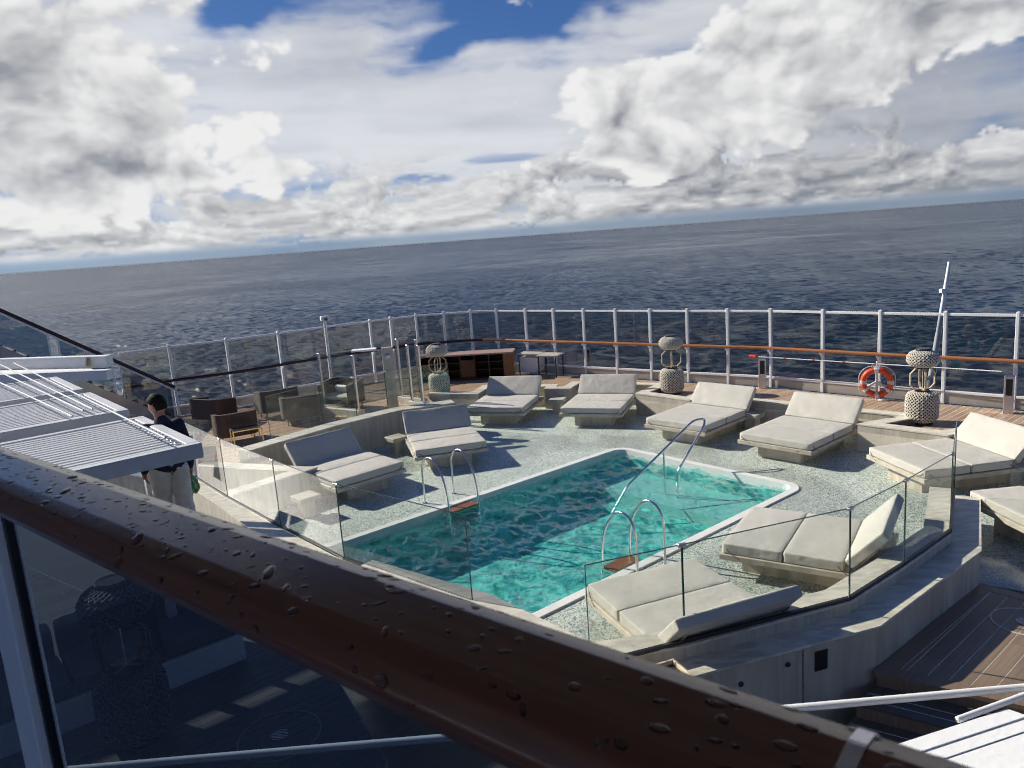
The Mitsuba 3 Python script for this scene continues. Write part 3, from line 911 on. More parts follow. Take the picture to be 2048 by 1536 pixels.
def weave(prof, n, turns, r, steps=30):
    """Crossed helical strands over a lathe profile [(radius, z)...]."""
    prof = np.array(prof, float)
    s = np.concatenate([[0], np.cumsum(np.linalg.norm(np.diff(prof, axis=0), axis=1))])
    s /= s[-1]
    out = []
    for sg in (-1, 1):
        for k in range(n):
            q = np.linspace(0, 1, steps)
            R, Z = np.interp(q, s, prof[:, 0]), np.interp(q, s, prof[:, 1])
            ph = 2 * math.pi * (k / n + sg * turns * q)
            lift = r * .55 * np.sin(q * turns * 2 * n * math.pi + (0 if sg > 0 else math.pi))
            out.append(tube(np.stack([(R + lift) * np.cos(ph), (R + lift) * np.sin(ph), Z], -1), r, 5))
    return cat_(out)


def oct_loop(w, h, c, th_, wd):
    pts = [(-w + c, 0), (w - c, 0), (w, c), (w, h - c), (w - c, h), (-w + c, h), (-w, h - c), (-w, c)]
    o = Polygon(pts).buffer(.01)
    i = Polygon(pts).buffer(-th_)
    m = trimesh.creation.extrude_polygon(o.difference(i), wd, engine='earcut')
    m.apply_translation([0, 0, -wd / 2])
    m.apply_transform(trimesh.transformations.rotation_matrix(math.pi / 2, [1, 0, 0]))
    return m


def lamp(x, y, z, label, s=1.0, rot=0.0, wick='m_wicker', ring='m_ringwood'):
    k = thing('woven_lamp', label, 'floor lamp', 'tall woven floor lamps')
    P = lambda m: tf(m, rot, (x, y, z))  # noqa: E731
    sc = lambda pr: [(r * s, zz * s) for r, zz in pr]  # noqa: E731
    lo = sc([(.20, .05), (.28, .08), (.325, .16), (.335, .40), (.325, .62), (.28, .70), (.16, .735)])
    part(k, 'foot', P(lathe(sc([(0, -.005), (.24, -.005), (.24, .05), (0, .05)]), 28)), 'm_black')
    lb_ = part(k, 'lower_basket', P(weave(lo, 26, .42, .0125 * s)), wick, True)
    part(lb_, 'liner', P(lathe(sc([(0, .06)] + [(r - .018 / s, zz) for r, zz in [(.20, .06), (.28, .085), (.325, .165), (.335, .40), (.325, .615), (.28, .69), (.16, .72)]] + [(0, .72)]), 28)), 'm_wicker_core', True)
    part(k, 'collar', P(lathe(sc([(0, .735), (.15, .735), (.15, .775), (0, .775)]), 24)), 'm_black')
    for q in range(2):
        part(k, 'loop', P(tf(oct_loop(.275 * s, .47 * s, .11 * s, .012 * s, .036 * s), q * math.pi / 2.4 - rot, (0, 0, .79 * s))), ring)
    part(k, 'cable', P(tube([(0, 0, .78 * s), (0, 0, 1.3 * s)], .006, 5)), 'm_white')
    part(k, 'upper_collar', P(lathe(sc([(0, 1.262), (.14, 1.262), (.14, 1.30), (0, 1.30)]), 24)), 'm_black')
    upp = sc([(.14, 1.30), (.25, 1.33), (.325, 1.42), (.325, 1.52), (.27, 1.61), (.16, 1.665)])
    ub = part(k, 'upper_basket', P(weave(upp, 26, .30, .0125 * s, 24)), wick, True)
    part(ub, 'liner', P(lathe(sc([(0, 1.30), (.13, 1.305), (.235, 1.34), (.307, 1.425), (.307, 1.515), (.255, 1.60), (.15, 1.65), (0, 1.65)]), 28)), 'm_wicker_core', True)
    part(k, 'cap', P(lathe(sc([(0, 1.665), (.15, 1.665), (.15, 1.70), (.145, 1.715), (0, 1.715)]), 24)), 'm_dark_metal')


lamp(-2.26, 23.6, TEAK_Z, 'woven floor lamp behind glass beside the dark wooden cabinet', .96, .2)
lamp(4.54, 21.42, TEAK_Z, 'woven floor lamp between the far middle daybeds and the windscreen', .98, .9)
lamp(8.98, 16.45, TEAK_Z, 'woven floor lamp standing right of the orange lifebuoy', .98, 1.3)
lamp(-4.12, 7.20, LOW_Z, 'woven floor lamp coloured dark for the deep shade behind the foreground glass', 1.02, .5, 'm_wicker_shaded', 'm_darkrail')  # same lamp model, with shade put into its wicker and loop colours

# ------------------------------------------------------------------ cabinet, tables, shower, seats
cb = thing('bar_cabinet', 'dark wooden bar cabinet with open niches by the windscreen', 'cabinet')
CA, CB = np.array([-3.2, 26.05]), np.array([.06, 25.66])
cd = (CB - CA) / np.linalg.norm(CB - CA)
cl = np.linalg.norm(CB - CA)
ca = math.atan2(cd[1], cd[0])
PC = lambda m: tf(m, ca, (CA[0], CA[1], TEAK_Z))  # noqa: E731  (x along the front, y to the back)
part(cb, 'top', PC(bx(-.05, cl + .05, -.04, .78, .86, .91)), 'm_cabtop', label='pale reddish wooden top')
part(cb, 'side_panel', PC(bx(cl - .30, cl + .03, .0, .74, .0, .859)), 'm_cabinet_side')
part(cb, 'side_panel', PC(bx(-.03, 0, .0, .74, .0, .859)), 'm_cabinet_side')
part(cb, 'back_panel', PC(bx(0, cl - .30, .70, .74, 0, .858)), 'm_cabinet_dark')
part(cb, 'plinth', PC(bx(0, cl - .30, .0, .70, 0, .07)), 'm_cabinet')
ww = (cl - .30) / 6
for i in range(7):
    part(cb, 'divider', PC(bx(i * ww - (.0 if i == 0 else .015), i * ww + (.0 if i == 6 else .015) + .001, .0, .70, .071, .858)), 'm_cabinet')
for i in range(6):
    if i == 3:
        part(cb, 'door', PC(bx(i * ww + .02, (i + 1) * ww - .02, .03, .06, .09, .70)), 'm_cabinet')
        continue
    for z in (.34, .60):
        part(cb, 'shelf', PC(bx(i * ww + .016, (i + 1) * ww - .016, .01, .70, z, z + .02)), 'm_cabinet')
cu = (-1.9, 26.35)
for i, (dx, dy) in enumerate(((-.75, .05), (-.55, .0))):
    solo('red_cup', tf(lathe([(0, 0), (.075, 0), (.11, .14), (.10, .14), (.07, .012), (0, .012)], 20), 0, (cu[0] + dx, cu[1] + dy, TEAK_Z + .911)), 'm_red', ['left one of the two red cups standing on the bar cabinet', 'right one of the two red cups standing on the bar cabinet'][i], 'cup', 'red cups on the bar cabinet', 30)


def high_table(x, y, rot, lx, ly, label):
    k = thing('serving_table', label, 'table', 'serving tables right of the bar cabinet')
    P = lambda m: tf(m, rot, (x, y, TEAK_Z))  # noqa: E731
    part(k, 'tabletop', P(bx(-lx, lx, -ly, ly, .70, .75)), 'm_tabletop')
    for sx in (-1, 1):
        for sy in (-1, 1):
            part(k, 'leg', P(tube([(sx * (lx - .06), sy * (ly - .06), 0), (sx * (lx - .06), sy * (ly - .06), .70)], .022, 8)), 'm_black', True)
    return k, P


k, P = high_table(.78, 26.25, -.45, .42, .40, 'serving table with white panels under its top beside the cabinet')
part(k, 'drawer', P(bx(-.34, .34, -.36, .30, .12, .62)), 'm_white')
high_table(1.35, 25.55, -.5, .38, .34, 'serving table with thin black legs farther right of the cabinet')

sh = thing('shower_column', 'pale stone shower column with a flat square shower head', 'shower')
SX, SY = -3.35, 20.95
part(sh, 'column', tf(bx(-.15, .15, -.09, .09, TEAK_Z - .01, TEAK_Z + 1.98, .008), .2, (SX, SY, 0)), 'm_stone')
part(sh, 'arm', tube([(SX - .12, SY - .02, TEAK_Z + 1.93), (SX - .75, SY - .08, TEAK_Z + 1.93)], .02, 8), 'm_steel', True)
part(sh, 'shower_head', tf(bx(-.33, .33, -.17, .17, -.02, .02), .1, (SX - .62, SY - .07, TEAK_Z + 1.965)), 'm_white')
part(sh, 'tap', tf(lathe([(0, -.02), (.06, -.02), (.06, .05), (.03, .07), (0, .07)], 16), .2, (SX + .02, SY - .12, TEAK_Z + 1.75), rx=math.pi / 2), 'm_steel', 30)
part(sh, 'lever', tube([(SX + .03, SY - .11, TEAK_Z + 1.15), (SX + .05, SY - .20, TEAK_Z + 1.13)], .015, 8), 'm_steel')


def glass_screen(p0, p1, label, z1=2.22):
    k = thing('shower_screen', label, 'glass screen', 'clear glass shower screens with steel posts')
    p0, p1 = np.array(p0), np.array(p1)
    d = (p1 - p0) / np.linalg.norm(p1 - p0)
    for q in (p0, p1):
        part(k, 'post', tf(bx(-.035, .035, -.035, .035, TEAK_Z, z1 + .01, .006), math.atan2(d[1], d[0]), (*q, 0)), 'm_steel')
    a, b = p0 + d * .036, p1 - d * .036
    g = part(k, 'glass_pane', trimesh.Trimesh(np.array([[*a, TEAK_Z + .22], [*b, TEAK_Z + .22], [*b, z1], [*a, z1]]), [[0, 1, 2], [0, 2, 3]], process=False), 'm_glass')
    part(g, 'edge', prism(LineString([a, b]).buffer(.006, cap_style='flat'), z1 - .004, z1 + .004), 'm_glass_edge')
    n_ = np.array([-d[1], d[0]])
    part(k, 'sill', prism(LineString([p0 - d * .12, p1 + d * .12]).buffer(.13, cap_style='flat'), TEAK_Z - .01, TEAK_Z + .20), 'm_coping')


glass_screen((-5.55, 22.2), (-4.40, 21.35), 'left clear glass shower screen between two steel posts')
glass_screen((-3.35, 22.9), (-2.72, 22.35), 'right clear glass shower screen, tallest beside the cabinet', 2.40)
glass_screen((-2.95, 22.1), (-2.60, 21.75), 'narrow glass shower screen nearest the woven lamp', 2.30)


def tub_seat(x, y, rot, w, d, h, m, legm, label, legh=.2, grp='dark lounge seats on the left terrace', frame=False):
    """Lounge seat with a wrap-round back; local x to the right of the sitter, y forward."""
    k = thing('lounge_seat', label, 'armchair', grp)
    P = lambda q: tf(q, rot, (x, y, TEAK_Z))  # noqa: E731
    pts = bend([(-w / 2, d * .45, 0), (-w / 2, -d * .42, 0), (w / 2, -d * .42, 0), (w / 2, d * .45, 0)], .22, 8)[:, :2]
    sh_ = LineString(pts).buffer(.055, cap_style='round')
    ms_ = prism(sh_, legh, h)
    # the back stands higher than the arms
    vtx = ms_.vertices.copy()
    top = vtx[:, 2] > h - .01
    vtx[top, 2] -= np.clip((vtx[top, 1] + d * .35) / d, 0, 1) * .10
    part(k, 'back_shell', P(trimesh.Trimesh(vtx, ms_.faces, process=False)), m)
    part(k, 'base', P(bx(-w / 2 + .05, w / 2 - .05, -d * .38, d * .46, legh, legh + .12)), m)
    part(k, 'seat_pad', P(tf(soft(w - .14, d * .82, .13, .04, 6, .015), 0, (0, .03, legh + .121))), 'm_seatpad', True)
    part(k, 'scatter_cushion', P(tf(soft(w * .5, .36, .12, .05, 6, .02), 0, (.05, -d * .12, legh + .30), rx=.9)), 'm_white_cloth', True)
    for sx in (-1, 1):
        for sy in (-1, 1):
            part(k, 'leg', P(tube([(sx * (w / 2 - .08), sy * d * .33 + .03, 0), (sx * (w / 2 - .08), sy * d * .33 + .03, legh + .01)], .026, 8)), legm, True)
    return k


tub_seat(-8.75, 21.95, math.radians(-25), 1.05, .80, .78, 'm_leather', 'm_brass', 'dark brown lounge seat farthest left, open towards the viewer')
tub_seat(-7.25, 19.55, math.radians(28), .95, .80, .80, 'm_leather', 'm_brass', 'dark brown lounge seat showing its closed back, nearest the left glass')
tub_seat(-6.95, 22.35, math.radians(35), 1.05, .82, .84, 'm_weave', 'm_ringwood', 'grey woven lounge seat left of the other woven seats')
tub_seat(-5.95, 21.25, math.radians(20), 1.05, .80, .80, 'm_weave', 'm_ringwood', 'grey woven lounge seat in the middle in front of the other woven seats')
tub_seat(-5.10, 22.75, math.radians(150), 1.15, .85, .88, 'm_weave', 'm_ringwood', 'grey woven lounge seat behind the left shower screen')
bt = thing('brass_side_table', 'small brass framed table against the dark brown lounge seat', 'side table')
BTX, BTY = -6.75, 18.85
for s in (-1, 1):
    part(bt, 'frame', tf(cat_([bx(-.36, .36, s * .24 - .015, s * .24 + .015, .46, .49), bx(-.36, -.33, s * .24 - .015, s * .24 + .015, 0, .459), bx(.33, .36, s * .24 - .015, s * .24 + .015, 0, .459)]), math.radians(28), (BTX, BTY, TEAK_Z)), 'm_brass')
part(bt, 'tabletop', tf(bx(-.33, .33, -.225, .225, .465, .485), math.radians(28), (BTX, BTY, TEAK_Z)), 'm_black')

cm = thing('camera_mast', 'white camera housing on a slim pole at the left windscreen', 'camera')
CX, CY = -6.05, 25.6
part(cm, 'pole', tube([(CX, CY, TEAK_Z), (CX, CY, 2.85)], .05, 10), 'm_brushed', True)
part(cm, 'housing', tf(bx(-.14, .14, -.10, .10, 2.85, 3.02, .03), .5, (CX, CY, 0)), 'm_white')
part(cm, 'lens', tf(lathe([(0, 0), (.05, 0), (.05, .08), (0, .08)], 16), .5, (CX + .05, CY - .1, 2.92), rx=math.pi / 2), 'm_black')

# ------------------------------------------------------------------ stair balustrade at the ship's side
sb = thing('stair_balustrade', 'sloping dark handrail over tinted glass along the stairs on the far left', 'balustrade')
S0 = np.array([-10.35, 23.1, 0.0])
sd = np.array([-.8, -.6, .70])
pt = lambda t, z: S0 + sd * t + [0, 0, z]  # noqa: E731
part(sb, 'handrail', tube([pt(-.1, 1.47), pt(8, 1.47)], .05, 10), 'm_darkrail', True)
part(sb, 'under_rail', tube([pt(-.1, 1.38), pt(8, 1.38)], .03, 8), 'm_white', True)
wv_ = np.array([.6, -.8, 0]) * .04
part(sb, 'stringer', cat_([hull_pts([pt(t, z) + s * wv_ for t in (-.3, 8) for z in (.02, .42) for s in (-1, 1)])]), 'm_grey_kick')
for i, t in enumerate((0.0, 1.3, 1.5, 2.75, 2.95, 4.2, 4.4, 5.65, 5.85)):
    part(sb, 'post', tube([pt(t, .40), pt(t, 1.38)], .022, 8), 'm_white', True)
for t0, t1 in ((0.0, 1.3), (1.5, 2.75), (2.95, 4.2), (4.4, 5.65), (5.85, 8.0)):
    v = np.array([pt(t0 + .03, .46), pt(t1 - .03, .46), pt(t1 - .03, 1.34), pt(t0 + .03, 1.34)])
    part(sb, 'glass_pane', trimesh.Trimesh(v, [[0, 1, 2], [0, 2, 3]], process=False), 'm_glass_smoke')
ts = thing('terrace_stair', 'dark stair flight climbing behind the sloping balustrade', 'stairs')
for i in range(20):
    t = i * .28
    c = S0 + np.array([-.8, -.6, 0]) * t - np.array([.6, -.8, 0]) * .78
    part(ts, 'tread', tf(bx(-.17, .17, -.68, .68, TEAK_Z + .19 * i - .30, TEAK_Z + .19 * i), math.atan2(-.6, -.8), (c[0], c[1], 0)), 'm_dark_plank0')

# ------------------------------------------------------------------ pergola roofs
C3 = np.array([-3.06, 7.31])
PZ = 3.40
for i, (off, lab) in enumerate(((0.0, 'white louvred pergola roof nearest the viewer, beside the standing person'), (2.66, 'middle one of the three white louvred pergola roofs'), (5.15, 'farthest one of the three white louvred pergola roofs'))):
    k = thing('pergola_roof', lab, 'pergola roof', 'white louvred pergola roofs')
    o = C3 + V * off - U * 0
    LU, LV = 5.2, 2.04
    P = lambda m, o=o: tf(m, UA, (o[0], o[1], 0))  # noqa: E731  local x = U, y = V; the roof lies at x < 0
    part(k, 'beam', P(bx(-LU, 0, 0, .10, PZ - .15, PZ, .006)), 'm_louvre')
    part(k, 'beam', P(bx(-LU, 0, LV - .10, LV, PZ - .15, PZ, .006)), 'm_louvre')
    part(k, 'beam', P(bx(-.12, 0, .101, LV - .101, PZ - .15, PZ, .006)), 'm_louvre')
    part(k, 'beam', P(bx(-LU, -LU + .12, .101, LV - .101, PZ - .15, PZ, .006)), 'm_louvre')
    n = 16
    for j in range(n):
        y = .12 + (LV - .24) * (j + .5) / n
        sl = bx(-LU + .125, -.125, -.030, .030, -.045, .035, .003)
        part(k, 'louvre', P(tf(sl, 0, (0, y, PZ - .045))), 'm_louvre')
    part(k, 'gutter_bracket', P(cat_([bx(-.20, -.15, y - .02, y + .02, PZ - .02, PZ + .01, .003) for y in np.linspace(.2, LV - .2, 14)])), 'm_brushed')
    for x in (-.06, -LU + .06):
        for y in (.05, LV - .05):
            if i == 0 and x > -.1 and y < .1:
                continue
            if i != 0 and x > -.1:
                continue
            part(k, 'post', P(bx(x - .05, x + .05, y - .05, y + .05, LOW_Z, PZ - .151)), 'm_louvre')
for j, (du, dz) in enumerate(((.30, .10), (.46, .14), (.56, .14), (.68, .10))):
    a = C3 + V * (0.1 if j == 0 else 2.3) - U * du
    b = C3 + V * 9.5 - U * (du + (0 if j == 0 else .1 * j))
    solo('track_rod', tube([(*a, PZ + dz), (*b, PZ + dz)], .011, 8), 'm_louvre', ['long white rod running over all three pergola roofs', 'thin white rod second from the right above the far pergola roofs', 'thin white rod third from the right above the far pergola roofs', 'thin white rod farthest inboard above the far pergola roofs'][j], 'rod', 'white rods over the pergola roofs', True)
    for t in (2.45, 5.0, 7.6):
        pass
aw = thing('awning_beam', 'upper white awning beam beyond the pergola roofs', 'awning beam', 'white awning beams')
b0, b1 = np.array([-7.55, 14.45, 3.40]), np.array([-11.2, 15.6, 3.40])
part(aw, 'beam', hull_pts([q + s * np.array([.3, .95, 0]) * .09 + [0, 0, dz] for q in (b0, b1) for s in (-1, 1) for dz in (-.11, .11)]), 'm_white')
part(aw, 'bracket', tube([b0 + (b1 - b0) * .11 + [0, -.1, .08], b0 + (b1 - b0) * .11 + [0, -.16, -.06]], .05, 8), 'm_brass')
aw2 = thing('awning_beam', 'lower white awning beam just above the farthest pergola roof', 'awning beam', 'white awning beams')
c0, c1 = np.array([-7.35, 14.0, 3.22]), np.array([-10.9, 14.75, 3.22])
part(aw2, 'beam', hull_pts([q + s * np.array([.2, .97, 0]) * .08 + [0, 0, dz] for q in (c0, c1) for s in (-1, 1) for dz in (-.10, .08)]), 'm_white')
solo('awning_fabric', hull_pts([b0 + [-.3, -.12, -.10], b1 + [0, -.12, -.10], c0 + [-.3, .12, .06], c1 + [0, .12, .06], b0 + [-.3, -.12, -.115], b1 + [0, -.12, -.115], c0 + [-.3, .12, .045], c1 + [0, .12, .045]]), 'm_fabric_white', 'white awning cloth stretched between the two beams', 'awning')
sp = solo('white_pillar', hull_pts([[x, y, z] for z, w in ((.62, .06), (1.55, .10)) for x in (-6.86 - w, -6.86 + w) for y in (15.80 - .05, 15.80 + .05)]), 'm_white', 'short white pillar at the end of the left glass balustrade', 'pillar')

# ------------------------------------------------------------------ lower decks near the viewer
low_poly = Polygon([(-12.5, 13.0), (-8.9, 12.6), (-5.35, 9.95), (-3.0, 8.75), (-2.25, 8.05), (-1.45, 6.55), (-1.2, 3.0), (-12.5, 3.0)])
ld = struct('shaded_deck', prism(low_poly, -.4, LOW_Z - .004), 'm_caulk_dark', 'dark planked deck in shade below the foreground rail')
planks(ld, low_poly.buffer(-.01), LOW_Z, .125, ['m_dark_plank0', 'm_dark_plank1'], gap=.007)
struct('lower_floor', prism(Polygon([(-12, 1), (-15, 14), (-10.6, 20.4), (-8.9, 17.4), (-7.3, 15.6), (-3, 10.6), (-1, 8.3), (1, 6.95), (4, 8.1), (9, 9), (9, 1)]), -1.5, -.75), 'm_dark_plank0', 'dark floor at the foot of the stone walls')
plat = Polygon([(6.24, 9.79), (3.90, 7.93), (5.15, 7.10), (5.95, 6.5), (9.2, 6.2), (9.4, 7.5), (7.5, 8.3)])
pf = struct('brown_platform', prism(plat, -.30, -.03), 'm_comp0', 'brown planked platform with pale seams beside the stepped wall')
part(pf, 'seam_bed', prism(plat.buffer(-.158), -.03, -.004), 'm_caulk')
planks(pf, plat.buffer(-.17), 0.0, .20, ['m_comp0', 'm_comp1'], gap=.013, th=.004)
part(pf, 'border_plank', prism(plat.buffer(.03).difference(plat.buffer(-.158)), -.05, .002), 'm_comp0')
for i in range(1, 4):
    o = -U * .42 * i
    q = Polygon([np.array([3.86, 7.90]) + o, np.array([7.2, 5.6]) + o, np.array([7.2, 5.6]) + o + U * .45, np.array([3.86, 7.90]) + o + U * .45]).difference(Polygon(LED + [(7, 12), (0, 9)]).buffer(.01))
    st = thing('deck_step', ['upper', 'middle', 'lowest'][i - 1] + ' dark brown step going down from the brown platform', 'step', 'steps below the brown platform')
    part(st, 'riser', prism(q, -.9 - .001 * i, -.17 * i - .03), 'm_comp0')
    part(st, 'tread', prism(q.buffer(.015), -.17 * i - .03, -.17 * i), 'm_dark_plank0')
    part(st, 'seam', cat_([prism(affinity.translate(LineString([np.array([3.86, 7.90]) + o + U * f, np.array([7.2, 5.6]) + o + U * f]).buffer(.004), 0, 0).intersection(q), -.17 * i, -.17 * i + .003) for f in (.12, .26)]), 'm_caulk')


def drain(x, y, z, r, label, m='m_caulk'):
    k = thing('floor_drain', label, 'drain', 'round floor drains')
    c = shapely.Point(x, y)
    part(k, 'inlay', prism(c.buffer(r).difference(c.buffer(r - .018)), z + .001, z + .006), m)
    part(k, 'grate', cat_([prism(c.buffer(.09).intersection(sbox(x - .1, y - .1 + q * .025, x + .1, y - .088 + q * .025)), z + .001, z + .008) for q in range(8)]), 'm_brushed')


drain(6.13, 8.75, 0.0, .36, 'round floor drain in the brown platform at the right edge')
drain(-2.62, 7.05, LOW_Z, .42, 'round floor drain in the shaded deck below the rail', 'm_caulk_dark')

# fittings on the outer face of the stepped wall
wd = np.array(LED[2]) - np.array(LED[1])
wl = np.linalg.norm(wd)
wd /= wl
wn = np.array([wd[1], -wd[0]])
wa = math.atan2(wd[1], wd[0])


def on_wall(t, z, out=.0):
    q = np.array(LED[1]) + wd * t + wn * out
    return (q[0], q[1], z)


part(nw, 'vent', tf(bx(-.085, .085, -.008, .006, -.12, .12, .002), wa, on_wall(1.46, .27, .002)), 'm_black', label='square black vent')
for t, z in ((.42, .25), (1.02, .33)):
    part(nw, 'porthole', tf(lathe([(0, 0), (.032, 0), (.032, .012), (.022, .016), (0, .016)], 20), wa, on_wall(t, z), rx=math.pi / 2), 'm_dark_metal', label='small round dark fitting')
part(nw, 'door_joint', tf(bx(-.006, .006, -.004, .004, -.9, .462, .001), wa, on_wall(1.22, 0, .001)), 'm_black')
fx = thing('wooden_box', 'open wooden box with a dark inside beside the lower ledge', 'box')
for q in ([-.30, .30, -.20, -.17, 0, .62], [-.30, .30, .17, .20, 0, .62], [-.30, -.27, -.169, .169, 0, .62], [.27, .30, -.169, .169, 0, .62]):
    part(fx, 'side', tf(bx(*q, .004), .35, (1.20, 6.74, .28)), 'm_ringwood')
part(fx, 'liner', tf(bx(-.269, .269, -.169, .169, 0, .58), .35, (1.20, 6.74, .28)), 'm_black')

# white pipe, white roof with its lip
solo('white_pipe', tube([(-4.5, 3.68, 2.5), (-1.84, 3.74, 2.5), (1.53, 3.80, 2.5), (2.72, 3.83, 2.5), (4.2, 3.90, 2.5)], .021, 12), 'm_white', 'long straight white pipe crossing below the foreground rail', 'pipe', smooth=True)
rf = thing('white_roof', 'wet white painted steel roof edge at the lower right corner', 'roof')
r0, r1 = np.array([1.0, 3.20]), np.array([2.50, 3.66])
rd = (r1 - r0) / np.linalg.norm(r1 - r0)
rn = np.array([rd[1], -rd[0]])
Q = lambda t, n: r0 + rd * t + rn * n  # noqa: E731
RL = np.linalg.norm(r1 - r0)
part(rf, 'lip', prism(Polygon([Q(0, 0), Q(RL, 0), Q(RL + .04, .085), Q(0, .085)]), 2.40, 2.50), 'm_white_wet')
part(rf, 'panel', prism(Polygon([Q(0, .087), Q(RL + .05, .087), Q(RL + .12, .16), Q(0, .16)]), 2.40, 2.492), 'm_white_wet')
part(rf, 'panel', prism(Polygon([Q(0, .166), Q(RL + .12, .166), Q(RL - .1, .9), Q(0, .9)]), 2.40, 2.486), 'm_white_wet')
part(rf, 'panel', prism(Polygon([Q(RL + .125, .166), Q(RL + 1.2, .3), Q(RL + 1.0, 1.1), Q(RL - .095, .9)]), 2.40, 2.486), 'm_white_wet')
for t, n in ((RL + .02, .30), (RL - .02, .42), (RL + .03, .52)):
    part(rf, 'screw', tf(lathe([(0, 0), (.012, 0), (.010, .006), (0, .007)], 14), 0, (*Q(t, n), 2.486)), 'm_steel', 30)
rp_ = thing('grab_pipe', 'short white pipe rising from the wet white roof at the right edge', 'pipe')
part(rp_, 'pipe', tube([(2.20, 3.60, 2.50), (2.66, 3.74, 2.52), (3.4, 3.95, 2.56)], .017, 10), 'm_white', True)

# shaded sofa beside the lamp under the rail
so = thing('shaded_sofa', 'low sofa with a white base in deep shade beside the woven lamp', 'sofa')
PS = lambda m: tf(m, UA, (-4.30, 8.05, LOW_Z))  # noqa: E731
part(so, 'base', PS(bx(-1.7, 1.0, -.10, .75, 0, .34, .01)), 'm_white')
for i in range(3):
    part(so, 'seat_cushion', PS(tf(soft(.88, .82, .20, .05, 8, .02, i, .01), 0, (-1.25 + i * .9, .33, .341))), 'm_navy_pad', True)
    part(so, 'back_cushion', PS(tf(soft(.86, .22, .50, .07, 8, .0, i + 4, .01), 0, (-1.25 + i * .9, .88, .36))), 'm_navy_pad', True)

# ------------------------------------------------------------------ foreground: varnished rail, glass, post, drops
fd = np.array([.765, -.645])
fn_ = np.array([.645, .765])
RZ = H - .327
rc = np.array([-.19, .78]) - fn_ * .052          # rail centre line passes here
FP = lambda t, a, b: np.array([*(rc + fd * t + fn_ * a), RZ + b])  # noqa: E731
prof = np.array(Polygon([(-.046, -.064), (.046, -.064), (.064, -.040), (.058, -.004), (.03, .002), (-.028, -.004), (-.048, -.013), (-.063, -.036)]).buffer(-.012).buffer(.012, quad_segs=6).exterior.coords)[:-1]


def sweep(t0, t1, grow=0.0, n=2):
    pr = np.array(Polygon(prof).buffer(grow, quad_segs=6).exterior.coords)[:-1] if grow else prof
    m = len(pr)
    ts = np.linspace(t0, t1, n)
    v = np.vstack([[FP(t, a, b) for a, b in pr] for t in ts])
    f = []
    for i in range(n - 1):
        for j in range(m):
            a0, a1 = i * m + j, i * m + (j + 1) % m
            f += [[a0, a1, a1 + m], [a0, a1 + m, a0 + m]]
    v = np.vstack([v, v[:m].mean(0), v[-m:].mean(0)])
    for j in range(m):
        f += [[len(v) - 2, (j + 1) % m, j], [len(v) - 1, (n - 1) * m + j, (n - 1) * m + (j + 1) % m]]
    me = trimesh.Trimesh(v, f, process=False)
    trimesh.repair.fix_normals(me)
    return me


JT = .525
fr_ = thing('foreground_rail', 'wet varnished dark wooden handrail crossing the foreground', 'handrail')
part(fr_, 'rail', sweep(-3.4, JT - .006), 'm_varnish', 35)
part(fr_, 'rail', sweep(JT + .006, 2.2), 'm_varnish', 35)
part(fr_, 'joint_ring', sweep(JT - .0055, JT + .0055, .0018), 'm_steel', 35)
for t in (-1.0, .95):
    part(fr_, 'post', tf(bx(-.055, .055, -.022, .022, 3.72, RZ - .066, .004), math.atan2(fd[1], fd[0]), (*(rc + fd * t), 0)), 'm_white')
for t0, t1 in ((-.925, .88), (-3.3, -1.075)):
    v = np.array([FP(t0, 0, -.10), FP(t1, 0, -.10), FP(t1, 0, -1.05), FP(t0, 0, -1.05)])
    g = part(fr_, 'glass_pane', trimesh.Trimesh(v, [[0, 1, 2], [0, 2, 3]], process=False), 'm_glass_smoke')
    for t in (t0, t1):
        part(g, 'gasket', tf(bx(-.008, .008, -.008, .008, 3.95, RZ - .065, .002), math.atan2(fd[1], fd[0]), (*(rc + fd * t), 0)), 'm_black')
part(fr_, 'bottom_rail', hull_pts([FP(t, a, b) for t in (-3.3, 2.0) for a in (-.03, .03) for b in (-1.10, -1.055)]), 'm_white')


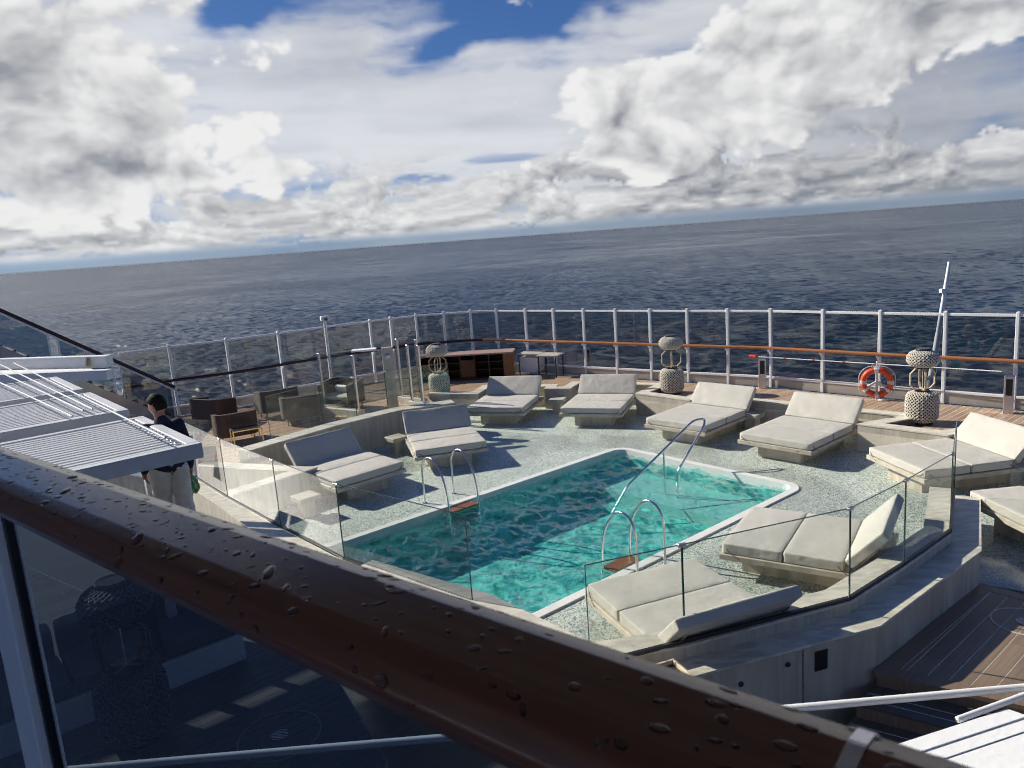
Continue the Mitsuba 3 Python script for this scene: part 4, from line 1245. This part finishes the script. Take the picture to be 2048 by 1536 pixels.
def drops():
    g = np.random.default_rng(17)
    out = []
    pr = np.vstack([prof, prof[:1]])
    # the upper side of the profile as a curve with normals
    segs = []
    for i in range(len(pr) - 1):
        a, b = pr[i], pr[i + 1]
        d = b - a
        L = np.linalg.norm(d)
        n = np.array([d[1], -d[0]]) / max(L, 1e-9)
        if n @ ((a + b) / 2 - np.array([0, -.04])) < 0:
            n = -n
        if n[1] > .25 or (n[0] < -.1 and n[1] > -.1):
            segs.append((a, b, n, L * (1.0 if n[1] > .8 else .28)))
    w = np.array([s[3] for s in segs])
    w /= w.sum()
    dome = trimesh.creation.icosphere(subdivisions=2, radius=1.0)
    count = 0
    placed = []
    while count < 420:
        t = g.uniform(-1.7, 1.0)
        a, b, n, L = segs[g.choice(len(segs), p=w)]
        q = a + (b - a) * g.random()
        r = .0022 + .0040 * g.random() ** 2 + (.008 * g.random() if g.random() < .08 else 0)
        if any(abs(t - pt_) < (r + pr_2) * 1.3 and np.linalg.norm(q - pq) < (r + pr_2) * 1.1 for pt_, pq, pr_2 in placed[-420:]):
            continue
        placed.append((t, q, r))
        el = 1 + g.random() * 1.1
        m = dome.copy()
        v = m.vertices.copy()
        lump = 1 + .22 * (meshkit.noise(v * 1.4 + count * 3.1) - .5)
        v = v * lump[:, None]
        ax = np.array([*fd, 0.0])
        nn = np.array([*(fn_ * n[0]), n[1]])
        ay = np.cross(nn, ax)
        c = FP(t, q[0], q[1]) - nn * r * .12
        sk = g.normal() * .35
        v = c + v[:, :1] * r * el * (ax + ay * sk) + v[:, 1:2] * r * ay + v[:, 2:] * r * .36 * nn
        out.append(trimesh.Trimesh(v, m.faces, process=False))
        count += 1
    k = num('raindrops')
    scene[k] = mikit.ply(cat_(out), 'm_drop', True)
    labels[k] = {'label': 'clear raindrops lying on the varnished foreground handrail', 'category': 'raindrops', 'kind': 'stuff'}


drops()

# deck the viewer stands on; slab and wall added unseen to shade the rail
back_poly = Polygon([rc + fd * -9 - fn_ * .02, rc + fd * 9 - fn_ * .02, rc + fd * 9 - fn_ * 9, rc + fd * -9 - fn_ * 9])
struct('upper_deck', prism(back_poly, 3.45, 3.72), 'm_grey_paint', 'deck on which the viewer stands')
struct('overhead_occluder', prism(Polygon([(-12, 3.65), (12, 3.65), (12, -1.6), (-12, -1.6)]), 6.45, 6.85), 'm_grey_paint', 'slab added out of view above the viewer to shade the rail')

bk = thing('side_occluder', 'grey bulkhead added unseen left of the viewer to shade the rail', 'occluder')  # added panel out of view, keeps sun off the rail and post
part(bk, 'panel', prism(LineString([rc + fd * -2.75 + fn_ * .02, rc + fd * -2.75 - fn_ * 3.2]).buffer(.06, cap_style='flat'), 3.721, 6.449), 'm_grey_paint')

# ------------------------------------------------------------------ person


def limb_body(bones, joints, refine=.02, smooth=14):
    ms_ = []
    for a, b in bones:
        s = [m3.Manifold.sphere(joints[j][1], 20).translate(list(joints[j][0])) for j in (a, b)]
        ms_.append(m3.Manifold.batch_hull(s))
    m = m3.Manifold.batch_boolean(ms_, m3.OpType.Add).refine_to_length(refine)
    q = m.to_mesh()
    t = trimesh.Trimesh(q.vert_properties[:, :3], q.tri_verts, process=True)
    trimesh.smoothing.filter_taubin(t, .5, .53, smooth)
    return t


def person():
    PXY, PZ0 = (-3.93, 8.40), 1.95
    rot = math.radians(38)             # local +y is where the chest points: away from the viewer and a little to the left
    k = thing('person', 'person in dark sweater and beige trousers behind the nearest pergola roof, holding a green cloth', 'person')
    P = lambda m: tf(m, rot, (*PXY, PZ0))  # noqa: E731
    J = {'pel': ((0, 0, .95), .135), 'belly': ((0, .01, 1.10), .13), 'chest': ((0, .0, 1.30), .132), 'neck0': ((0, -.01, 1.45), .062), 'neck1': ((-.01, .025, 1.55), .055),
         'shl': ((-.165, -.005, 1.405), .062), 'shr': ((.165, -.005, 1.405), .062), 'ell': ((-.225, -.03, 1.15), .046), 'elr': ((.225, -.05, 1.14), .046),
         'wrl': ((-.24, .08, .93), .032), 'wrr': ((.235, .03, .90), .032),
         'hil': ((-.09, 0, .92), .105), 'hir': ((.09, 0, .92), .105), 'knl': ((-.10, .08, .51), .066), 'knr': ((.105, -.02, .50), .066), 'anl': ((-.10, .02, .09), .045), 'anr': ((.11, -.16, .12), .045)}
    fingers = {}
    bones = [('pel', 'belly'), ('belly', 'chest'), ('chest', 'neck0'), ('neck0', 'neck1'), ('chest', 'shl'), ('chest', 'shr'), ('shl', 'ell'), ('shr', 'elr'), ('ell', 'wrl'), ('elr', 'wrr'), ('pel', 'hil'), ('pel', 'hir'), ('hil', 'knl'), ('hir', 'knr'), ('knl', 'anl'), ('knr', 'anr')]
    for s, wr, tag in ((-1, 'wrl', 'l'), (1, 'wrr', 'r')):
        w = np.array(J[wr][0])
        J['pa' + tag] = (tuple(w + [0, .02, -.075]), .030)
        bones.append((wr, 'pa' + tag))
        for i in range(4):
            b0 = w + np.array([0, -.022 + .019 * i, -.095])
            L = [.030, .036, .034, .028][i]
            J[f'f{tag}{i}0'] = (tuple(b0), .0095)
            J[f'f{tag}{i}1'] = (tuple(b0 + [-s * .010, .004, -L]), .0085)
            J[f'f{tag}{i}2'] = (tuple(b0 + [-s * .030, .004, -L * 1.55]), .0075)
            bones += [(f'f{tag}{i}0', f'f{tag}{i}1'), (f'f{tag}{i}1', f'f{tag}{i}2')]
        J['t' + tag + '0'] = (tuple(w + [-s * .012, .035, -.05]), .0115)
        J['t' + tag + '1'] = (tuple(w + [-s * .026, .062, -.088]), .0095)
        bones.append(('t' + tag + '0', 't' + tag + '1'))
    body = limb_body(bones, J, .014, 8)
    # head with brow, nose, chin and ears, turned to the left and bent a little down
    hd = trimesh.creation.icosphere(subdivisions=4, radius=1.0)
    v = hd.vertices.copy()
    x, y, z = v.T
    sc = np.stack([x * .074, y * .094, z * .116], -1)
    jaw = np.clip(-z, 0, 1)
    sc[:, 0] *= 1 - .30 * jaw ** 2
    sc[:, 1] += .018 * jaw * (y > 0)
    sc[:, 1] += .028 * np.exp(-((x / .16) ** 2 + ((z + .12) / .20) ** 2)) * (y > 0)
    sc[:, 1] -= .012 * (np.exp(-(((np.abs(x) - .36) / .16) ** 2 + ((z - .06) / .13) ** 2))) * (y > 0)
    sc[:, 1] += .008 * np.exp(-((x / .26) ** 2 + ((z + .46) / .09) ** 2)) * (y > 0)
    hd.vertices = sc
    ears = []
    for s in (-1, 1):
        e = trimesh.creation.icosphere(subdivisions=2, radius=1.0)
        e.vertices = e.vertices * [.012, .022, .034] + [s * .076, -.008, -.005]
        ears.append(e)
    head = cat_([hd] + ears)
    head = tf(head, math.radians(38), (-.012, .045, 1.645), rx=math.radians(-14))
    part(k, 'body', P(cat_([body, head])), 'm_skin', True)
    hr = trimesh.creation.icosphere(subdivisions=4, radius=1.0)
    v = hr.vertices.copy()
    x, y, z = v.T
    hv = np.stack([x * .090, y * .112, z * .132], -1) * (1 + .10 * (meshkit.fbm(v * 4.2, 3, 2) - .5))[:, None]
    keep = (z > .42) | ((y < .30) & (z > -.22) & ~((np.abs(x) > .80) & (np.abs(z) < .2) & (y > -.3))) | ((y < -.2) & (z > -.55))
    shr = np.where(keep, 1.0, .80)
    hv = hv * shr[:, None] + [0, -.004, .006]
    hr.vertices = hv
    part(k, 'hair', P(tf(hr, math.radians(38), (-.012, .045, 1.645), rx=math.radians(-14))), 'm_hair', True)
    G = {n: (p, r + .010) for n, (p, r) in J.items()}
    G['hem'] = ((-.05, .0, .96), .138)
    G['hem2'] = ((.05, .0, .96), .138)
    G['neck0'] = ((0, -.005, 1.475), .072)
    G['wrl'] = (J['wrl'][0], .042)
    G['wrr'] = (J['wrr'][0], .042)
    sw = limb_body([('hem', 'belly'), ('hem2', 'belly'), ('hem', 'hem2'), ('belly', 'chest'), ('chest', 'neck0'), ('chest', 'shl'), ('chest', 'shr'), ('shl', 'ell'), ('shr', 'elr'), ('ell', 'wrl'), ('elr', 'wrr')], G, .018, 8)
    vv = sw.vertices
    sw.vertices = vv + sw.vertex_normals * ((meshkit.fbm(vv * 9, 3, 1) - .5) * .022)[:, None]
    part(k, 'sweater', P(sw), 'm_navy', True)
    Q_ = {'hil': ((-.088, 0, .90), .125), 'hir': ((.088, 0, .90), .125), 'pel': ((0, 0, .97), .142), 'knl': (J['knl'][0], .092), 'knr': (J['knr'][0], .092), 'anl': (J['anl'][0], .078), 'anr': (J['anr'][0], .078)}
    tr = limb_body([('pel', 'hil'), ('pel', 'hir'), ('hil', 'knl'), ('hir', 'knr'), ('knl', 'anl'), ('knr', 'anr')], Q_, .018, 6)
    vv = tr.vertices
    tr.vertices = vv + tr.vertex_normals * ((meshkit.fbm(vv * [9, 9, 14], 3, 5) - .5) * .026)[:, None]
    part(k, 'trousers', P(tr), 'm_chino', True)
    for s, a in ((-1, 'anl'), (1, 'anr')):
        p = np.array(J[a][0])
        part(k, 'shoe', P(hull_pts([p + [dx, dy, dz] for dx, dy, dz in ((-.045, -.07, -.09), (.045, -.07, -.09), (-.05, .12, -.09), (.05, .12, -.09), (0, .19, -.09), (-.04, -.07, -.01), (.04, -.07, -.01), (-.045, .09, -.045), (.045, .09, -.045), (0, .17, -.065))])), 'm_shoe')
    # the cloth hangs from the right hand
    g = np.random.default_rng(4)
    cl_ = trimesh.creation.icosphere(subdivisions=4, radius=1.0)
    v = cl_.vertices.copy()
    a_ = np.arctan2(v[:, 1], v[:, 0])
    r_ = .55 + .45 * np.clip(-v[:, 2], -1, 1)
    pleat = 1 + .22 * np.sin(a_ * 7 + 2 * v[:, 2])
    cv = np.stack([v[:, 0] * .085 * r_ * pleat, v[:, 1] * .085 * r_ * pleat, v[:, 2] * .135], -1)
    cv += (meshkit.fbm(v * 3, 3, 8)[:, None] - .5) * .05
    cl_.vertices = cv
    w = np.array(J['wrr'][0])
    q = P(trimesh.Trimesh([w + [.005, .02, -.20]], process=False)).vertices[0] if False else None
    solo('green_cloth', P(tf(cl_, 0, w + np.array([.005, .02, -.215]))), 'm_greencloth', 'crumpled pale green cloth held in the right hand of the person', 'cloth', smooth=True)
    # the landing the person stands on
    ld_ = thing('stair_landing', 'dark stair landing under the feet of the standing person', 'landing')
    part(ld_, 'tread', tf(bx(-.6, .5, -.45, .45, PZ0 - .06, PZ0, .004), UA, (*PXY, 0)), 'm_dark_plank1')
    part(ld_, 'leg', tf(bx(-.5, -.4, -.1, .1, LOW_Z, PZ0 - .061, .004), UA, (*PXY, 0)), 'm_dark_metal')


person()
